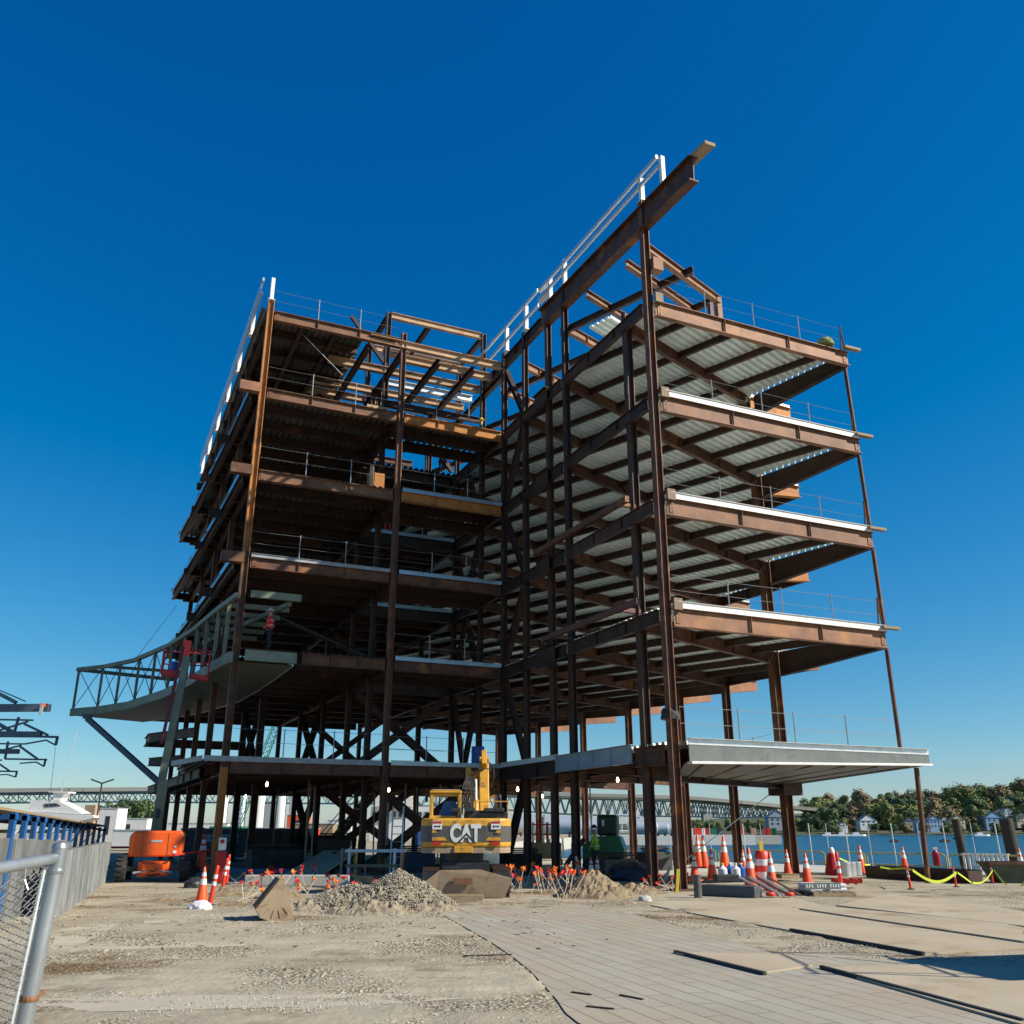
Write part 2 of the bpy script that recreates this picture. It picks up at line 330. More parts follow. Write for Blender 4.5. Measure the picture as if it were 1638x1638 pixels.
# ================================================================ STEEL BUILDING
FL = [4.15, 8.4, 12.15, 15.95, 19.75, 23.6]
bld = thing('steel_frame_building', 'rusty unfinished steel building frame of six open decks beside the water', 'building', tuple(C0), absolute=True)
PH = R(21.5)
SA = A * math.cos(PH) + B * math.sin(PH)       # skewed grid of the right wing
SB = -A * math.sin(PH) + B * math.cos(PH)
def part(mb, name, mat, **k): return mb.build(name, mat, bld, **k)
def column(a, b, z0, z1, wd=.36, mat='rust', plates_=True):
    mb = MB(); p0 = W(a, b, z0); p1 = W(a, b, z1); h = wd
    q = wd / 2; tf = .03; tw = .02
    prof = [(-q, -q), (-q + tf, -q), (-q + tf, -tw), (q - tf, -tw), (q - tf, -q), (q, -q), (q, q), (q - tf, q), (q - tf, tw), (-q + tf, tw), (-q + tf, q), (-q, q)]
    mb.ext(p0, p1, prof, side=A)
    if z0 < .3: mb.box(W(a, b, z0 + .03), (.6, .6, .05), TH)
    if plates_:
        for s in (.95, 8.6 + 1.0, 16.9):
            if z0 < s < z1:
                for e in (-1, 1): mb.box(W(a + e * (q + .012), b, s), (.024, wd * .9, .55), TH)
                for e in (-1, 1):
                    for dz in (-.2, -.07, .07, .2): mb.box(W(a + e * (q + .03), b, s + dz), (.03, .05, .03), TH)
    return part(mb, 'column', M[mat])
top = 24.1
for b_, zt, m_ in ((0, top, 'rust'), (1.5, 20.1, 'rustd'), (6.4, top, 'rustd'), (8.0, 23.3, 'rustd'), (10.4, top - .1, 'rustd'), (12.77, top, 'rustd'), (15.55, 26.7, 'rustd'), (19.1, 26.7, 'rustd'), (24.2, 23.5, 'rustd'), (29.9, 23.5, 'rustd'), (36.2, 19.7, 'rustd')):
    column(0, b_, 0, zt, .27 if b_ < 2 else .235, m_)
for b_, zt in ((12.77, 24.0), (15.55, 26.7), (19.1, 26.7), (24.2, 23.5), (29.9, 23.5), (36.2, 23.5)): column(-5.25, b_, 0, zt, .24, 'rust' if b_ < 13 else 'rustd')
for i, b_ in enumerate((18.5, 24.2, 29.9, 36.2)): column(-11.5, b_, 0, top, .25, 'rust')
for z0, z1, m_ in ((0, 3.9, 'rusto'), (3.9, 12.4, 'rust'), (12.4, top, 'rusto')): column(-11.5, 12.77, z0, z1, .27, m_)  # middle tier in darker rust: shade painted into the corner column's colour
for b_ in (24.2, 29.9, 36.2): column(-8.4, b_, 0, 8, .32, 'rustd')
GC = [(8.2, 4.7), (10.15, 10.4), (10.5, 14.6), (10.6, 19.7), (10.5, 24.7), (10.2, 30.2), (10, 36.2)]
for i, (a, b_) in enumerate(GC): column(a, b_, .1, 19.2, .34 if i == 0 else .29, 'rust')
TIP = [(9.35, 0), (10.7, 5.0), (12.3, 10.9), (12.6, 14.9), (13.2, 20.4), (13.2, 25.5), (13, 31)]
# right-wing polygon (a,b)
RP = [(0, 0), (9.35, 0), (8.3, 4.7)]
for k in range(1, 6):
    RP += [TIP[k], (GC[k][0] + .15, GC[k][1])]
RP += [TIP[6], (10.2, 36.5), (0, 36.5)]
LP0 = [(-12.0, 12.77), (0, 12.77), (0, 15.7), (-5.25, 15.7), (-5.25, 19.0), (0, 19.0), (0, 36.5), (-12.75, 36.5), (-12.5, 31), (-12.3, 24), (-12.15, 18)]
def seg(poly, o, d):
    """intervals of the line o + t d inside the polygon (a,b)"""
    n = (-d[1], d[0]); ts = []
    m = len(poly)
    for i in range(m):
        p, q = poly[i], poly[(i + 1) % m]
        sp = (p[0] - o[0]) * n[0] + (p[1] - o[1]) * n[1]; sq = (q[0] - o[0]) * n[0] + (q[1] - o[1]) * n[1]
        if (sp > 0) != (sq > 0):
            k = sp / (sp - sq); x = (p[0] + (q[0] - p[0]) * k, p[1] + (q[1] - p[1]) * k)
            ts.append((x[0] - o[0]) * d[0] + (x[1] - o[1]) * d[1])
    ts.sort(); return [(ts[i], ts[i + 1]) for i in range(0, len(ts) - 1, 2)]
def deck(poly, z, ang, mat, name='deck_pan', pitch=.305, hgt=.115):
    """corrugated sheet; ribs run along direction ang (radians from A toward B)"""
    d = (math.cos(ang), math.sin(ang)); n = (-d[1], d[0])
    cs = [p[0] * n[0] + p[1] * n[1] for p in poly]; lo, hi = min(cs), max(cs)
    mb = MB(); k = math.floor(lo / pitch)
    prof = ((0, 0), (.36, 0), (.43, 1), (.93, 1), (1.0, 0))
    while k * pitch < hi:
        for (x0, h0), (x1, h1) in zip(prof[:-1], prof[1:]):
            c0 = (k + x0) * pitch; c1 = (k + x1) * pitch; cm = (c0 + c1) / 2
            for t0, t1 in seg(poly, (n[0] * cm, n[1] * cm), d):
                P = [(n[0] * c + d[0] * t, n[1] * c + d[1] * t, z + h * hgt) for c, h, t in ((c0, h0, t0), (c0, h0, t1), (c1, h1, t1), (c1, h1, t0))]
                mb.add([W(*p) for p in P], [(0, 1, 2, 3)])
        k += 1
    return part(mb, name, mat)
def ab(s, t):   # skewed grid -> (a,b)
    return (s * math.cos(PH) - t * math.sin(PH), s * math.sin(PH) + t * math.cos(PH))
def beam(p, q, h, wd, mat, name):
    mb = MB(); mb.ib(p, q, h, wd); d = (q - p); L = d.length
    if h > .38 and L > 2:
        d.normalize(); s_ = d.cross(UP).normalized(); ang = math.atan2(d.y, d.x)
        for e in (.16, L - .16):
            for sg in (-1, 1): mb.box(p + d * e + s_ * sg * .02 - UP * h * .5, (.16, .02, h * .62), ang); [mb.box(p + d * (e + .03) + s_ * sg * .035 - UP * h * (.3 + .2 * t), (.03, .02, .03), ang) for t in (0, 1, 2)]
        for e in (L / 3, 2 * L / 3):
            for sg in (-1, 1): mb.box(p + d * e + s_ * sg * wd * .27 - UP * h * .5, (.012, wd * .38, h - .06), ang)
    return part(mb, name, M[mat])
def edge(p, q, h=.19, mat='galv', off=.0, w_=.012):
    mb = MB(); d = (q - p).normalized(); s = d.cross(UP) * off
    mb.bar(p + s + UP * (h / 2), q + s + UP * (h / 2), w_, h); mb.bar(p + s + UP * (h - .006), q + s + UP * (h - .006), .09, .012)
    return part(mb, 'edge_angle', M[mat])
# ---- right wing floors
for k, z in enumerate(FL[:5]):
    poly = [(a - (0), b) for a, b in RP]
    if k == 0: poly = [(0, 0), (10.3, 0), (8.6, 4.7), (8.6, 12), (9.8, 36.5), (0, 36.5)]
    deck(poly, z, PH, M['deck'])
    zb = z - .004
    # joists along SB
    s = 1.95
    while s < 26:
        o = ab(s, 0); d = (-math.sin(PH), math.cos(PH))
        for t0, t1 in seg(poly, o, d):
            if t1 - t0 > 1.5:
                p = (o[0] + d[0] * t0, o[1] + d[1] * t0); q = (o[0] + d[0] * t1, o[1] + d[1] * t1)
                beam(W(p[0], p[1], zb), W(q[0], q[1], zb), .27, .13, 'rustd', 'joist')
        s += 1.95
    # girders along SA
    gb = [1.5, 6.4, 10.4, 15.55, 20.4, 26.3, 32.2]
    ends = [(8.2, 4.7), (10.15, 10.4), (10.5, 14.6), (10.6, 19.7), (10.5, 24.7), (10.2, 30.2), (10, 36.2)]
    for i, b0 in enumerate(gb):
        e = ends[i]; beam(W(.2, b0 + .05, zb - .02), W(e[0] - .2, e[1] - .08, zb - .02), .46, .18, 'rust', 'girder')
    # edge beams on a=0 plane
    b_end = 36.3
    for b0, b1 in ((.2, 6.2), (6.6, 12.55), (13.0, 19.0), (19.3, 24), (24.4, b_end)):
        if b0 < b_end and k > 0: beam(W(-.12, b0, zb - .01), W(-.12, min(b1, b_end), zb - .01), .46, .18, 'rustd', 'edge_beam')
    if k > 0:
        # front beam + outrigger fascia
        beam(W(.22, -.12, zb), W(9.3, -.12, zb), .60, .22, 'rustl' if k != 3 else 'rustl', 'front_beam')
        if k < 4: edge(W(.3, -.25, z - .01), W(9.2, -.25, z - .01), .22, 'white')
        # tapered cantilever from the first G column out to the front corner
        mb = MB()
        pa = W(9.3, 0, zb - .01); pb = W(8.35, 4.5, zb - .01)
        mb.ext(pa, pb, [(-.015, -.55), (.015, -.55), (.015, 0), (-.015, 0)], prof1=[(-.015, -.95), (.015, -.95), (.015, 0), (-.015, 0)])
        mb.ext(pa - UP * .55, pb - UP * .95, [(-.12, -.02), (.12, -.02), (.12, .0), (-.12, .0)])
        part(mb, 'tapered_beam', M['rustd'])
        for i in range(1, 7):
            g = GC[i - 1]; t = TIP[i]
            pa = W(g[0] + .1, g[1] + .0, zb - .01); pb = W(t[0], t[1] - .1, zb - .01)
            mb = MB(); mb.ext(pa, pb, [(-.015, -.75), (.015, -.75), (.015, 0), (-.015, 0)], prof1=[(-.015, -.48), (.015, -.48), (.015, 0), (-.015, 0)])
            mb.ext(pa - UP * .75, pb - UP * .48, [(-.13, -.02), (.13, -.02), (.13, 0), (-.13, 0)]); mb.ext(pa, pb, [(-.13, -.02), (.13, -.02), (.13, 0), (-.13, 0)])
            part(mb, 'outrigger_beam', M['rusto' if i == 1 else 'rustl'])
            edge(pa + UP * .0, pb, .16, 'galv')
            p1 = W(t[0], t[1] + .05, zb - .01); g2 = GC[i]; p2 = W(g2[0] + .1, g2[1] - .1, zb - .01)
            beam(p1, p2, .45, .16, 'rustd', 'edge_beam')
        # end stub and bracket plates
        mb = MB(); mb.bar(W(9.0, -.3, z + .12), W(9.78, -.32, z + .12), .2, .1); part(mb, 'wood_block', M['wood'])
        mb = MB(); mb.box(W(.32, -.24, z + .12), (.32, .10, .38), TH); part(mb, 'bracket_plate', M['rustp'])
# F1 grey painted fascia (right front)
z = FL[0]
mb = MB()
pa, pb = W(.35, -.3, z), W(10.35, -.3, z)
mb.ext(pa, pb, [(-.02, -.52), (.02, -.52), (.02, -.02), (-.02, -.02)], prof1=[(-.02, -.32), (.02, -.32), (.02, -.02), (-.02, -.02)])
part(mb, 'fascia_web', M['greyp'])
mb = MB()
mb.bar(pa + UP * .07 - B * .02, pb + UP * .07 - B * .02, .03, .18); mb.bar(pa + UP * .165, pb + UP * .165, .3, .012)
for i in range(11):
    for e in (-.06, .06):
        for h_ in (.05, .12): mb.box(W(.9 + i * .9 + e, -.34, z + h_), (.025, .02, .025), TH)
part(mb, 'fascia_angle', M['galv'])
mb = MB(); mb.ext(pa - UP * .52, pb - UP * .32, [(-.14, -.07), (.14, -.07), (.14, 0), (-.14, 0)]); part(mb, 'fascia_flange', M['white'])
mb = MB()   # grey soffit plate, tapering back to the first inner column
vs = [W(.3, -.1, z - .55), W(10.3, -.1, z - .36), W(8.8, 4.6, z - .80), W(1.2, 1.6, z - .80)]
mb.add([p + UP * e for e in (0, -.03) for p in vs], [(0, 1, 2, 3), (7, 6, 5, 4), (0, 4, 5, 1), (1, 5, 6, 2), (2, 6, 7, 3), (3, 7, 4, 0)])
part(mb, 'soffit_plate', M['greyp'])
for i in range(7):
    k = (i + .5) / 7; pa_ = vs[0].lerp(vs[1], k) - UP * .05; pb_ = vs[3].lerp(vs[2], k) - UP * .05; mb = MB(); mb.bar(pa_, pb_, .05, .06); part(mb, 'soffit_rib', M['greyp'])
mb = MB(); mb.box(W(8.2, 4.7, z - 1.0), (.9, .9, .5), TH); part(mb, 'column_head', M['rustd'])
beam(W(.2, 1.5, z - .3), W(8, 4.65, z - .3), .7, .3, 'rustd', 'girder')
mb = MB()
for i in range(5):
    p = W(9.2 + i * .2, 6.2 + i * 1.6, z - .02); mb.add([p, p + SA * .9 - UP * .0, p + SA * .45 - UP * .42], [(0, 1, 2)]); mb.add([p + SB * .6, p + SB * .6 + SA * .9, p + SB * .6 + SA * .45 - UP * .42], [(0, 1, 2)])
part(mb, 'folded_soffit', M['greyp'])
# F1 blue-grey fascia along a=0
mb = MB(); mb.bar(W(-.25, 2.0, z - .16), W(-.25, 7.4, z - .16), .03, .56); mb.bar(W(-.25, 2.0, z + .13), W(-.25, 7.4, z + .13), .16, .02); mb.bar(W(-.25, 2.0, z - .45), W(-.25, 7.4, z - .45), .16, .02)
for b_ in (3.3, 4.5, 5.6): mb.box(W(-.28, b_, z - .16), (.04, .03, .5), TH)
part(mb, 'side_fascia', M['blueg'] if False else nmat('blue_grey_primer', (.22, .27, .32), (.30, .35, .40), .45, .3, 2))
beam(W(-.12, .3, z), W(-.12, 2, z), .6, .3, 'rust', 'edge_beam'); beam(W(-.12, 7.4, z), W(-.12, 12.6, z), .55, .25, 'rustd', 'edge_beam')
for b0, b1 in ((13, 19), (19.3, 24), (24.4, 36)): beam(W(-.12, b0, z), W(-.12, b1, z), .5, .2, 'rustd', 'edge_beam')
edge(W(-.2, 7.4, z), W(-.2, 12.6, z), .2)
# red-brown tubes stepping out of the side at level 2
mb = MB(); mb.bar(W(-.75, .4, 8.65), W(-.75, 7.4, 8.65), .14, .2); mb.bar(W(-.75, 7.4, 8.6), W(-.1, 8.2, 8.5), .14, .2)
for b_ in (1.5, 6.4): mb.bar(W(-.75, b_, 8.6), W(0, b_, 8.6), .12, .15)
part(mb, 'side_tube', nmat('red_brown_primer', (.10, .035, .03), (.13, .045, .035), .5, .1, 2))
mb = MB(); mb.bar(W(-.5, 1.2, FL[2] + .32), W(-.5, 8.5, FL[2] + .32), .16, .22)
for b_ in (1.5, 6.4, 8): mb.bar(W(-.5, b_, FL[2] + .2), W(0, b_, FL[2] + .2), .12, .12)
part(mb, 'side_tube', M['rust'])
for k in (2, 3, 4): beam(W(-.3, 7.6, FL[k] + .06), W(-.3, 8.8, FL[k] + .06), .75, .26, 'rustd', 'side_beam')
beam(W(-.3, 7.2, FL[1] + .1), W(-.3, 8.9, FL[1] + .1), .8, .3, 'rustd', 'side_beam')
# V braces beside the inner corner
Z0 = [0] + FL
def brace(p, q, wd=.22, mat='rustd', name='brace'):
    mb = MB(); mb.ib(p, q, wd, wd, side=A, top=False); return part(mb, name, M[mat])
for k in range(6):
    z0, z1 = Z0[k] + .2, Z0[k + 1] - .6
    if k % 2 == 1: brace(W(0, 10.6, z0), W(0, 12.55, z1))
    else: brace(W(0, 12.55, z0), W(0, 10.6, z1), .26)
    if k < 5:
        if k % 2 == 1: brace(W(0, 17.4, z0), W(0, 15.75, z1)); brace(W(0, 17.4, z0), W(0, 18.9, z1))
        else: brace(W(0, 15.75, z0), W(0, 17.3, z1)); brace(W(0, 18.9, z0), W(0, 17.4, z1))
# X bracing in the left wing
def xbr(a0, b0, a1, b1, z0, z1, wd=.3):
    brace(W(a0, b0, z0), W(a1, b1, z1), wd); brace(W(a1, b1, z0), W(a0, b0, z1), wd)
xbr(-5.0, 19.1, -.3, 19.1, 4.3, 7.8, .34); xbr(-5.0, 15.55, -.3, 15.55, 0.2, 3.6, .34)
xbr(-5.0, 29.9, -.4, 29.9, 4.3, 7.8); xbr(-5.0, 24.2, -.3, 24.2, .2, 3.6, .34); xbr(-5.25, 24.5, -5.25, 29.6, .2, 3.6)
xbr(-5.25, 24.5, -5.25, 29.6, 4.3, 7.8, .28); xbr(-8.4, 24.3, -8.4, 29.8, 4.3, 7.8, .26)
xbr(-5.0, 24.2, -.3, 24.2, 8.6, 11.6); xbr(-5.0, 24.2, -.3, 24.2, 16.1, 19.2, .2)
brace(W(-6, 13.6, 8.6), W(-9.3, 20, 11.6), .2)
# ---- left wing floors
for k, z in enumerate(FL):
    poly = list(LP0)
    if k == 5: poly = [(-11.8, 12.77), (-6.98, 12.77), (-6.8, 20.5), (-6.8, 36.5), (-11.9, 36.5)]
    if k == 1: poly = [(-8.9, 12.77), (0, 12.77), (0, 15.7), (-5.25, 15.7), (-5.25, 19.0), (0, 19.0), (0, 38.5), (-13.5, 38.5), (-10.5, 31.5), (-9.2, 24), (-8.9, 18)]
    if k == 0: poly = [(-12.3, 12.77), (0, 12.77), (0, 36.5), (-11.9, 36.5), (-12.0, 24), (-13.0, 16.5)]
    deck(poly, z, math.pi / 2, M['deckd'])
    zb = z - .004
    b_ = 14.3; i = 0
    while b_ < 36:
        for t0, t1 in seg(poly, (0, b_), (1, 0)):
            t0 = max(t0, -11.9)
            if k == 5 or t1 - t0 > 1: beam(W(t0 + .1, b_, zb), W(t1 - .15, b_, zb), .40, .17, 'rustd', 'floor_beam')
        b_ += 1.75 if b_ < 23 else 2.6
    e0 = -11.3 if k != 1 else -8.9
    beam(W(e0, 12.72, zb), W(-5.45, 12.72, zb), .46, .24, 'rustl' if k > 2 else 'rust', 'front_beam')
    if k < 5: beam(W(-5.05, 12.72, zb), W(-.2, 12.72, zb), .46, .24, 'rusto' if k in (3, 4) else 'rust', 'front_beam')
    if k in (0, 1, 2, 3): edge(W(-5.05, 12.58, z - .02), W(-.2, 12.58, z - .02), .17, 'bgalv')
    if k in (2,): edge(W(e0, 12.58, z - .02), W(-5.45, 12.58, z - .02), .15, 'dgalv')
    # opening edges
    if 0 < k < 4:
        beam(W(-5.1, 18.95, zb), W(-.2, 18.95, zb), .5, .2, 'rustd', 'edge_beam'); edge(W(-5.1, 18.8, z - .02), W(-.2, 18.8, z - .02), .18, 'bgalv')
    if 0 < k < 5: beam(W(-5.1, 15.7, zb), W(-.2, 15.7, zb), .5, .2, 'rustd', 'edge_beam')
    for a in (-5.25, -11.5):
        if k == 1 and a < -6: continue
        for b0, b1 in ((12.9, 18.4), (18.6, 24.1), (24.3, 29.8), (30, 36.1)):
            if k == 5 and a > -6: continue
            beam(W(a, b0, zb - .02), W(a, b1, zb - .02), .5, .2, 'rustd', 'girder')
    if k == 5:
        for a in (-10.0, -8.5): beam(W(a, 12.9, zb - .02), W(a, 30, zb - .02), .42, .18, 'rustd', 'roof_beam')
    # back edge
    beam(W(-12 if k != 1 else -13.3, poly[-1][1] if False else 36.4, zb), W(-.2, 36.4, zb), .5, .2, 'rustd', 'edge_beam')
    # left overhanging curved edge
    if 2 <= k <= 4:
        pts = [(-12.0, 13.3), (-12.1, 18), (-12.3, 24), (-12.5, 30), (-12.75, 36.4)]
        mb = MB()
        for p, q in zip(pts[:-1], pts[1:]): mb.bar(W(p[0], p[1], z + .02), W(q[0], q[1], z + .02), .02, .26)
        part(mb, 'edge_angle', nmat('blue_lit_galvanised', (.30, .42, .52), (.36, .48, .58), .3, .7, 3) if k == 2 else bpy.data.materials['blue_lit_galvanised'])  # blue light on the curved edge painted into the zinc colour
        mb = MB()
        for p, q in zip(pts[:-1], pts[1:]): mb.ib(W(p[0] + .15, p[1], z - .1), W(q[0] + .15, q[1], z - .1), .35, .18)
        part(mb, 'edge_beam', M['rustd'])
        for b0 in (18.5, 24.2, 29.9, 36.2): beam(W(-12.6, b0, z - .03), W(-11.7, b0, z - .03), .4, .2, 'rustd', 'outrigger_beam')
        mb = MB(); mb.box(W(-12.05, 12.6, z - .12), (.85, .34, .42), TH); part(mb, 'bracket_plate', M['rustl' if k > 3 else 'rust'])
# F1 left pour stop (pale)
mb = MB(); mb.bar(W(-12.3, 12.6, 4.2), W(-5.4, 12.6, 4.2), .02, .2); mb.bar(W(-12.35, 12.6, 4.2), W(-13.1, 16.4, 4.2), .02, .2); part(mb, 'edge_angle', M['dgalv'])
for (p, q) in (((-11.9, 17), (-12.1, 24)), ((-12.1, 24), (-12.6, 37)), ((-12.6, 37), (-9, 37.2))): beam(W(*p, 4.1), W(*q, 4.1), .42, .2, 'rustd', 'edge_beam')
for zz, pts in ((6.4, [(-11.6, 24), (-13.4, 28), (-13.4, 31), (-8, 31.2)]), (5.5, [(-11.6, 30), (-13.0, 33), (-7, 33.2), (-1, 33.2)])):
    mb = MB()
    for p, q in zip(pts[:-1], pts[1:]): mb.ib(W(*p, zz), W(*q, zz), .45, .2)
    part(mb, 'landing_beam', M['rustd'])
# ---- roof steel
mb = MB(); mb.ext(W(-.05, -3.3, 23.65), W(-.05, 8.5, 24.15), [(-.19, -1.0), (.19, -1.0), (.19, -.95), (.02, -.95), (.02, -.05), (.19, -.05), (.19, 0), (-.19, 0), (-.19, -.05), (-.02, -.05), (-.02, -.95), (-.19, -.95)])
part(mb, 'roof_beam', M['rust'])
mb = MB(); mb.bar(W(.12, -4.05, 23.65), W(.12, -2.4, 23.78), .42, .12); part(mb, 'wood_block', M['wood'])
beam(W(-.05, 8.5, 23.75), W(-.05, 12.6, 23.75), .55, .24, 'rustd', 'roof_beam')
beam(W(-.05, 13, 23.7), W(-.05, 15.4, 23.7), .4, .2, 'rustd', 'roof_beam')
zr = 22.35
def rg(b0, ln, zz=zr, m='rustl', h=.34, off=0): 
    p = (off, b0); q = (p[0] + math.cos(PH) * ln, p[1] + math.sin(PH) * ln); beam(W(*p, zz), W(*q, zz), h, .22, m, 'roof_beam')
rg(.05, 5.2); rg(1.3, 4.6, zr, 'rustl', .3); rg(3.9, 2.8, zr + .1, 'rustl', .3, -.3); rg(6.5, 4.6, zr + .1, 'rustl', .4); rg(10.5, 3.0, zr + .2, 'rustl', .4); rg(13.2, 3, zr + .2, 'rustl', .4)
for s, t0, t1 in ((2.6, -.4, 6.4), (5.0, .0, 12.4), (7.4, 3, 18.2), (9.6, 6, 23)):
    beam(W(*ab(s, t0), zr - .02), W(*ab(s, t1), zr - .02), .3, .16, 'rustd', 'roof_beam')
mb = MB(); mb.box(W(4.75, 1.95, 21.1), (.22, .22, 2.4), TH); part(mb, 'column', M['rustl'])
mb = MB(); mb.box(W(4.2, 1.75, 20.85), (.16, .16, 1.9), TH); part(mb, 'column', M['rust'])
deck([(1.6, 5.2), (4.2, 6.2), (3.7, 7.4), (1.2, 6.4)], zr + .05, PH, M['deck'])
mb = MB(); mb.box(W(.35, -.1, 21.3), (.42, .4, .5), TH); part(mb, 'bracket_plate', M['rustl'])
# roof level framing of the left wing (no deck): beams along A
for b_, a0, a1, zz, m in ((12.72, -6.9, -.2, 23.5, 'tan'), (14.0, -5.1, -.2, 23.5, 'tan'), (15.5, -8.2, -.2, 23.5, 'tan'), (16.6, -5.0, -.2, 23.45, 'galv'), (17.8, -8.5, -.2, 23.45, 'tan'), (19.1, -8.4, -.2, 23.5, 'tan'), (20.6, -5.1, -.2, 23.4, 'tan'), (22.2, -8, -.2, 23.4, 'tan'), (24.2, -5, -.2, 23.4, 'rust'), (26.5, -5, -.2, 23.4, 'rust')):
    beam(W(a0, b_, zz), W(a1, b_, zz), .36, .26, m, 'roof_beam')
for a in (-6.9, -5.25, -3.4, -1.6, 0): beam(W(a, 12.95, 23.12), W(a, 24.0, 23.12), .3, .22, 'rustd', 'roof_beam')
# penthouse frame
for b_ in (15.55, 19.1): beam(W(-5.1, b_, 26.7), W(-.15, b_, 26.7), .34, .2, 'tan', 'roof_beam')
beam(W(-5.1, 17, 25.3), W(-.15, 17, 25.3), .3, .2, 'tan', 'roof_beam')
for a in (-5.25, -3.0, 0): beam(W(a, 15.7, 26.68), W(a, 18.9, 26.68), .3, .2, 'rustd', 'roof_beam')
brace(W(-5.25, 15.55, 23.6), W(-7.2, 15.55, 26), .16); 
for a in (-5.4, -5.1): column(a + (.0), 17.2, 19.8, 23.2, .2, 'rustd', False)
for a in (-7.8, -3.3, -1.6): column(a, 19.1, 19.8, 23.2, .2, 'rustd', False)
beam(W(-5.2, 15.5, 21.7), W(-.2, 15.5, 21.7), .3, .2, 'rustd', 'roof_beam')
brace(W(-4.9, 19.1, 20), W(-2.6, 19.1, 22.9), .2); brace(W(-.3, 19.1, 20), W(-2.6, 19.1, 22.9), .2)
# parapets
def parapet(pts, line, name='parapet_rail'):
    for a, b_, z0, z1 in pts:
        mb = MB(); mb.bar(W(a, b_, z0), W(a, b_, z1), .16, .16, side=A); mb.box(W(a, b_, z0 - .0), (.3, .3, .03), TH)
        part(mb, 'parapet_post', M['white'])
    for p, q in line:
        mb = MB(); mb.bar(W(*p), W(*q), .09, .16); part(mb, name, M['galv'])
parapet([(0, -1.4, 23.75, 25.1), (0, 0, 24.1, 25.15), (0, 6.3, 24.2, 25.5)] + [(0, b_, 24.1, 25.4) for b_ in (7.7, 10.25, 12.5)],
        [((-.13, -1.3, 25.15), (-.13, 3.3, 25.2)), ((-.13, -1.3, 24.7), (-.13, 3.3, 24.75)), ((-.13, 3.3, 25.2), (-.13, 8.6, 25.25)), ((-.13, 3.3, 24.75), (-.13, 8.6, 24.8)), ((-.13, 8.7, 25.35), (-.13, 16.5, 25.4)), ((-.13, 8.7, 24.55), (-.13, 15.5, 24.6))])
mb = MB()
for zz in (24.65, 25.25): mb.bar(W(0, 7.7, zz), W(-.1, 8.6, zz), .16, .16)
part(mb, 'parapet_bracket', M['white'])
parapet([(-11.5, 12.77, 24.15, 25.3)] + [(-11.8, b_, 24.1, 25.5) for b_ in (16.2, 20.3, 24.2, 28.4, 32.4, 36)],
        [((-11.9, 13, 25.3), (-11.95, 36, 25.4)), ((-11.9, 13, 24.6), (-11.95, 36, 24.7))])
mb = MB(); mb.bar(W(-11.93, 13.2, 24.95), W(-11.98, 36, 25.05), .015, .55); part(mb, 'parapet_panel', M['galv'])
# canopy (grey-green truss) at the left
OUTER = [(-11.7, 12.5), (-12.1, 15.8), (-12.5, 20), (-13.2, 24.5), (-14.6, 30), (-16.0, 32.8), (-17.4, 34.6)]
INNER = [(-9.3, 12.5), (-9.3, 15.8), (-9.35, 20), (-9.6, 24.5), (-10.7, 30), (-12, 33.5), (-13.5, 36.5)]
zc, zt = 8.0, 10.45
mb = MB()
for p, q in zip(OUTER[:-1], OUTER[1:]): mb.bar(W(*p, zc), W(*q, zc), .16, .42)
part(mb, 'canopy_chord', M['greenp'])
mb = MB()
for p, q in zip(OUTER[:-1], OUTER[1:]): mb.bar(W(*p, zt), W(*q, zt), .2, .2)
part(mb, 'canopy_top_chord', M['greenp'])
mb = MB(); mb.bar(W(-11.2, 12.4, 8.1), W(-9.2, 12.4, 8.1), .16, .42); part(mb, 'canopy_front_beam', M['greenp']); mb = MB(); mb.bar(W(-11.2, 12.4, 10.55), W(-9.2, 12.4, 10.55), .16, .28); part(mb, 'canopy_front_beam', M['greenp'])
mb = MB(); vs = []
for p, q in zip(OUTER, INNER): vs += [W(*p, 7.83), W(*q, 7.83)]
n_ = len(vs); mb.add(vs + [v + UP * .03 for v in vs], [(2 * i, 2 * i + 1, 2 * i + 3, 2 * i + 2) for i in range(n_ // 2 - 1)] + [(n_ + 2 * i, n_ + 2 * i + 2, n_ + 2 * i + 3, n_ + 2 * i + 1) for i in range(n_ // 2 - 1)])
part(mb, 'canopy_soffit', M['greenp'])
mb = MB()
for p, q in zip(INNER[:-1], INNER[1:]): mb.bar(W(*p, 7.9), W(*q, 7.9), .05, .2)
part(mb, 'canopy_trim', M['galv'])
for i, (b_, aL) in enumerate(((14.3, -11.9), (16, -12.1), (17.7, -12.3), (19.4, -12.45), (21.1, -12.6))):
    mb = MB(); mb.bar(W(aL, b_, zt), W(-9.3 - i * .05, b_, zt), .14, .2); part(mb, 'canopy_rib', M['greenp'])
mb = MB(); mb.bar(W(-9.6, 12.6, zt - .12), W(-11.8, 22.5, zt - .12), .16, .18); part(mb, 'canopy_rib', M['greenp'])
mb = MB(); mb.bar(W(-17.4, 34.6, zt), W(-11.9, 36.3, zt), .14, .2); part(mb, 'canopy_rib', M['greenp'])
mb = MB(); mb.bar(W(-16, 32.8, zt), W(-11.9, 33, zt), .14, .16); part(mb, 'canopy_rib', M['greenp'])
def oat(b_):
    for p, q in zip(OUTER[:-1], OUTER[1:]):
        if p[1] <= b_ <= q[1]:
            k = (b_ - p[1]) / (q[1] - p[1]); return p[0] + (q[0] - p[0]) * k
    return OUTER[-1][0]
ps = [13.6, 15.2, 17.2, 19.2, 21.5, 24, 26.5, 29, 31.2, 32.9, 34.5]
for b_ in ps:
    mb = MB(); a = oat(b_); mb.bar(W(a, b_, zc + .15), W(a, b_, zt), .14, .14, side=A); part(mb, 'canopy_post', M['greenp'])
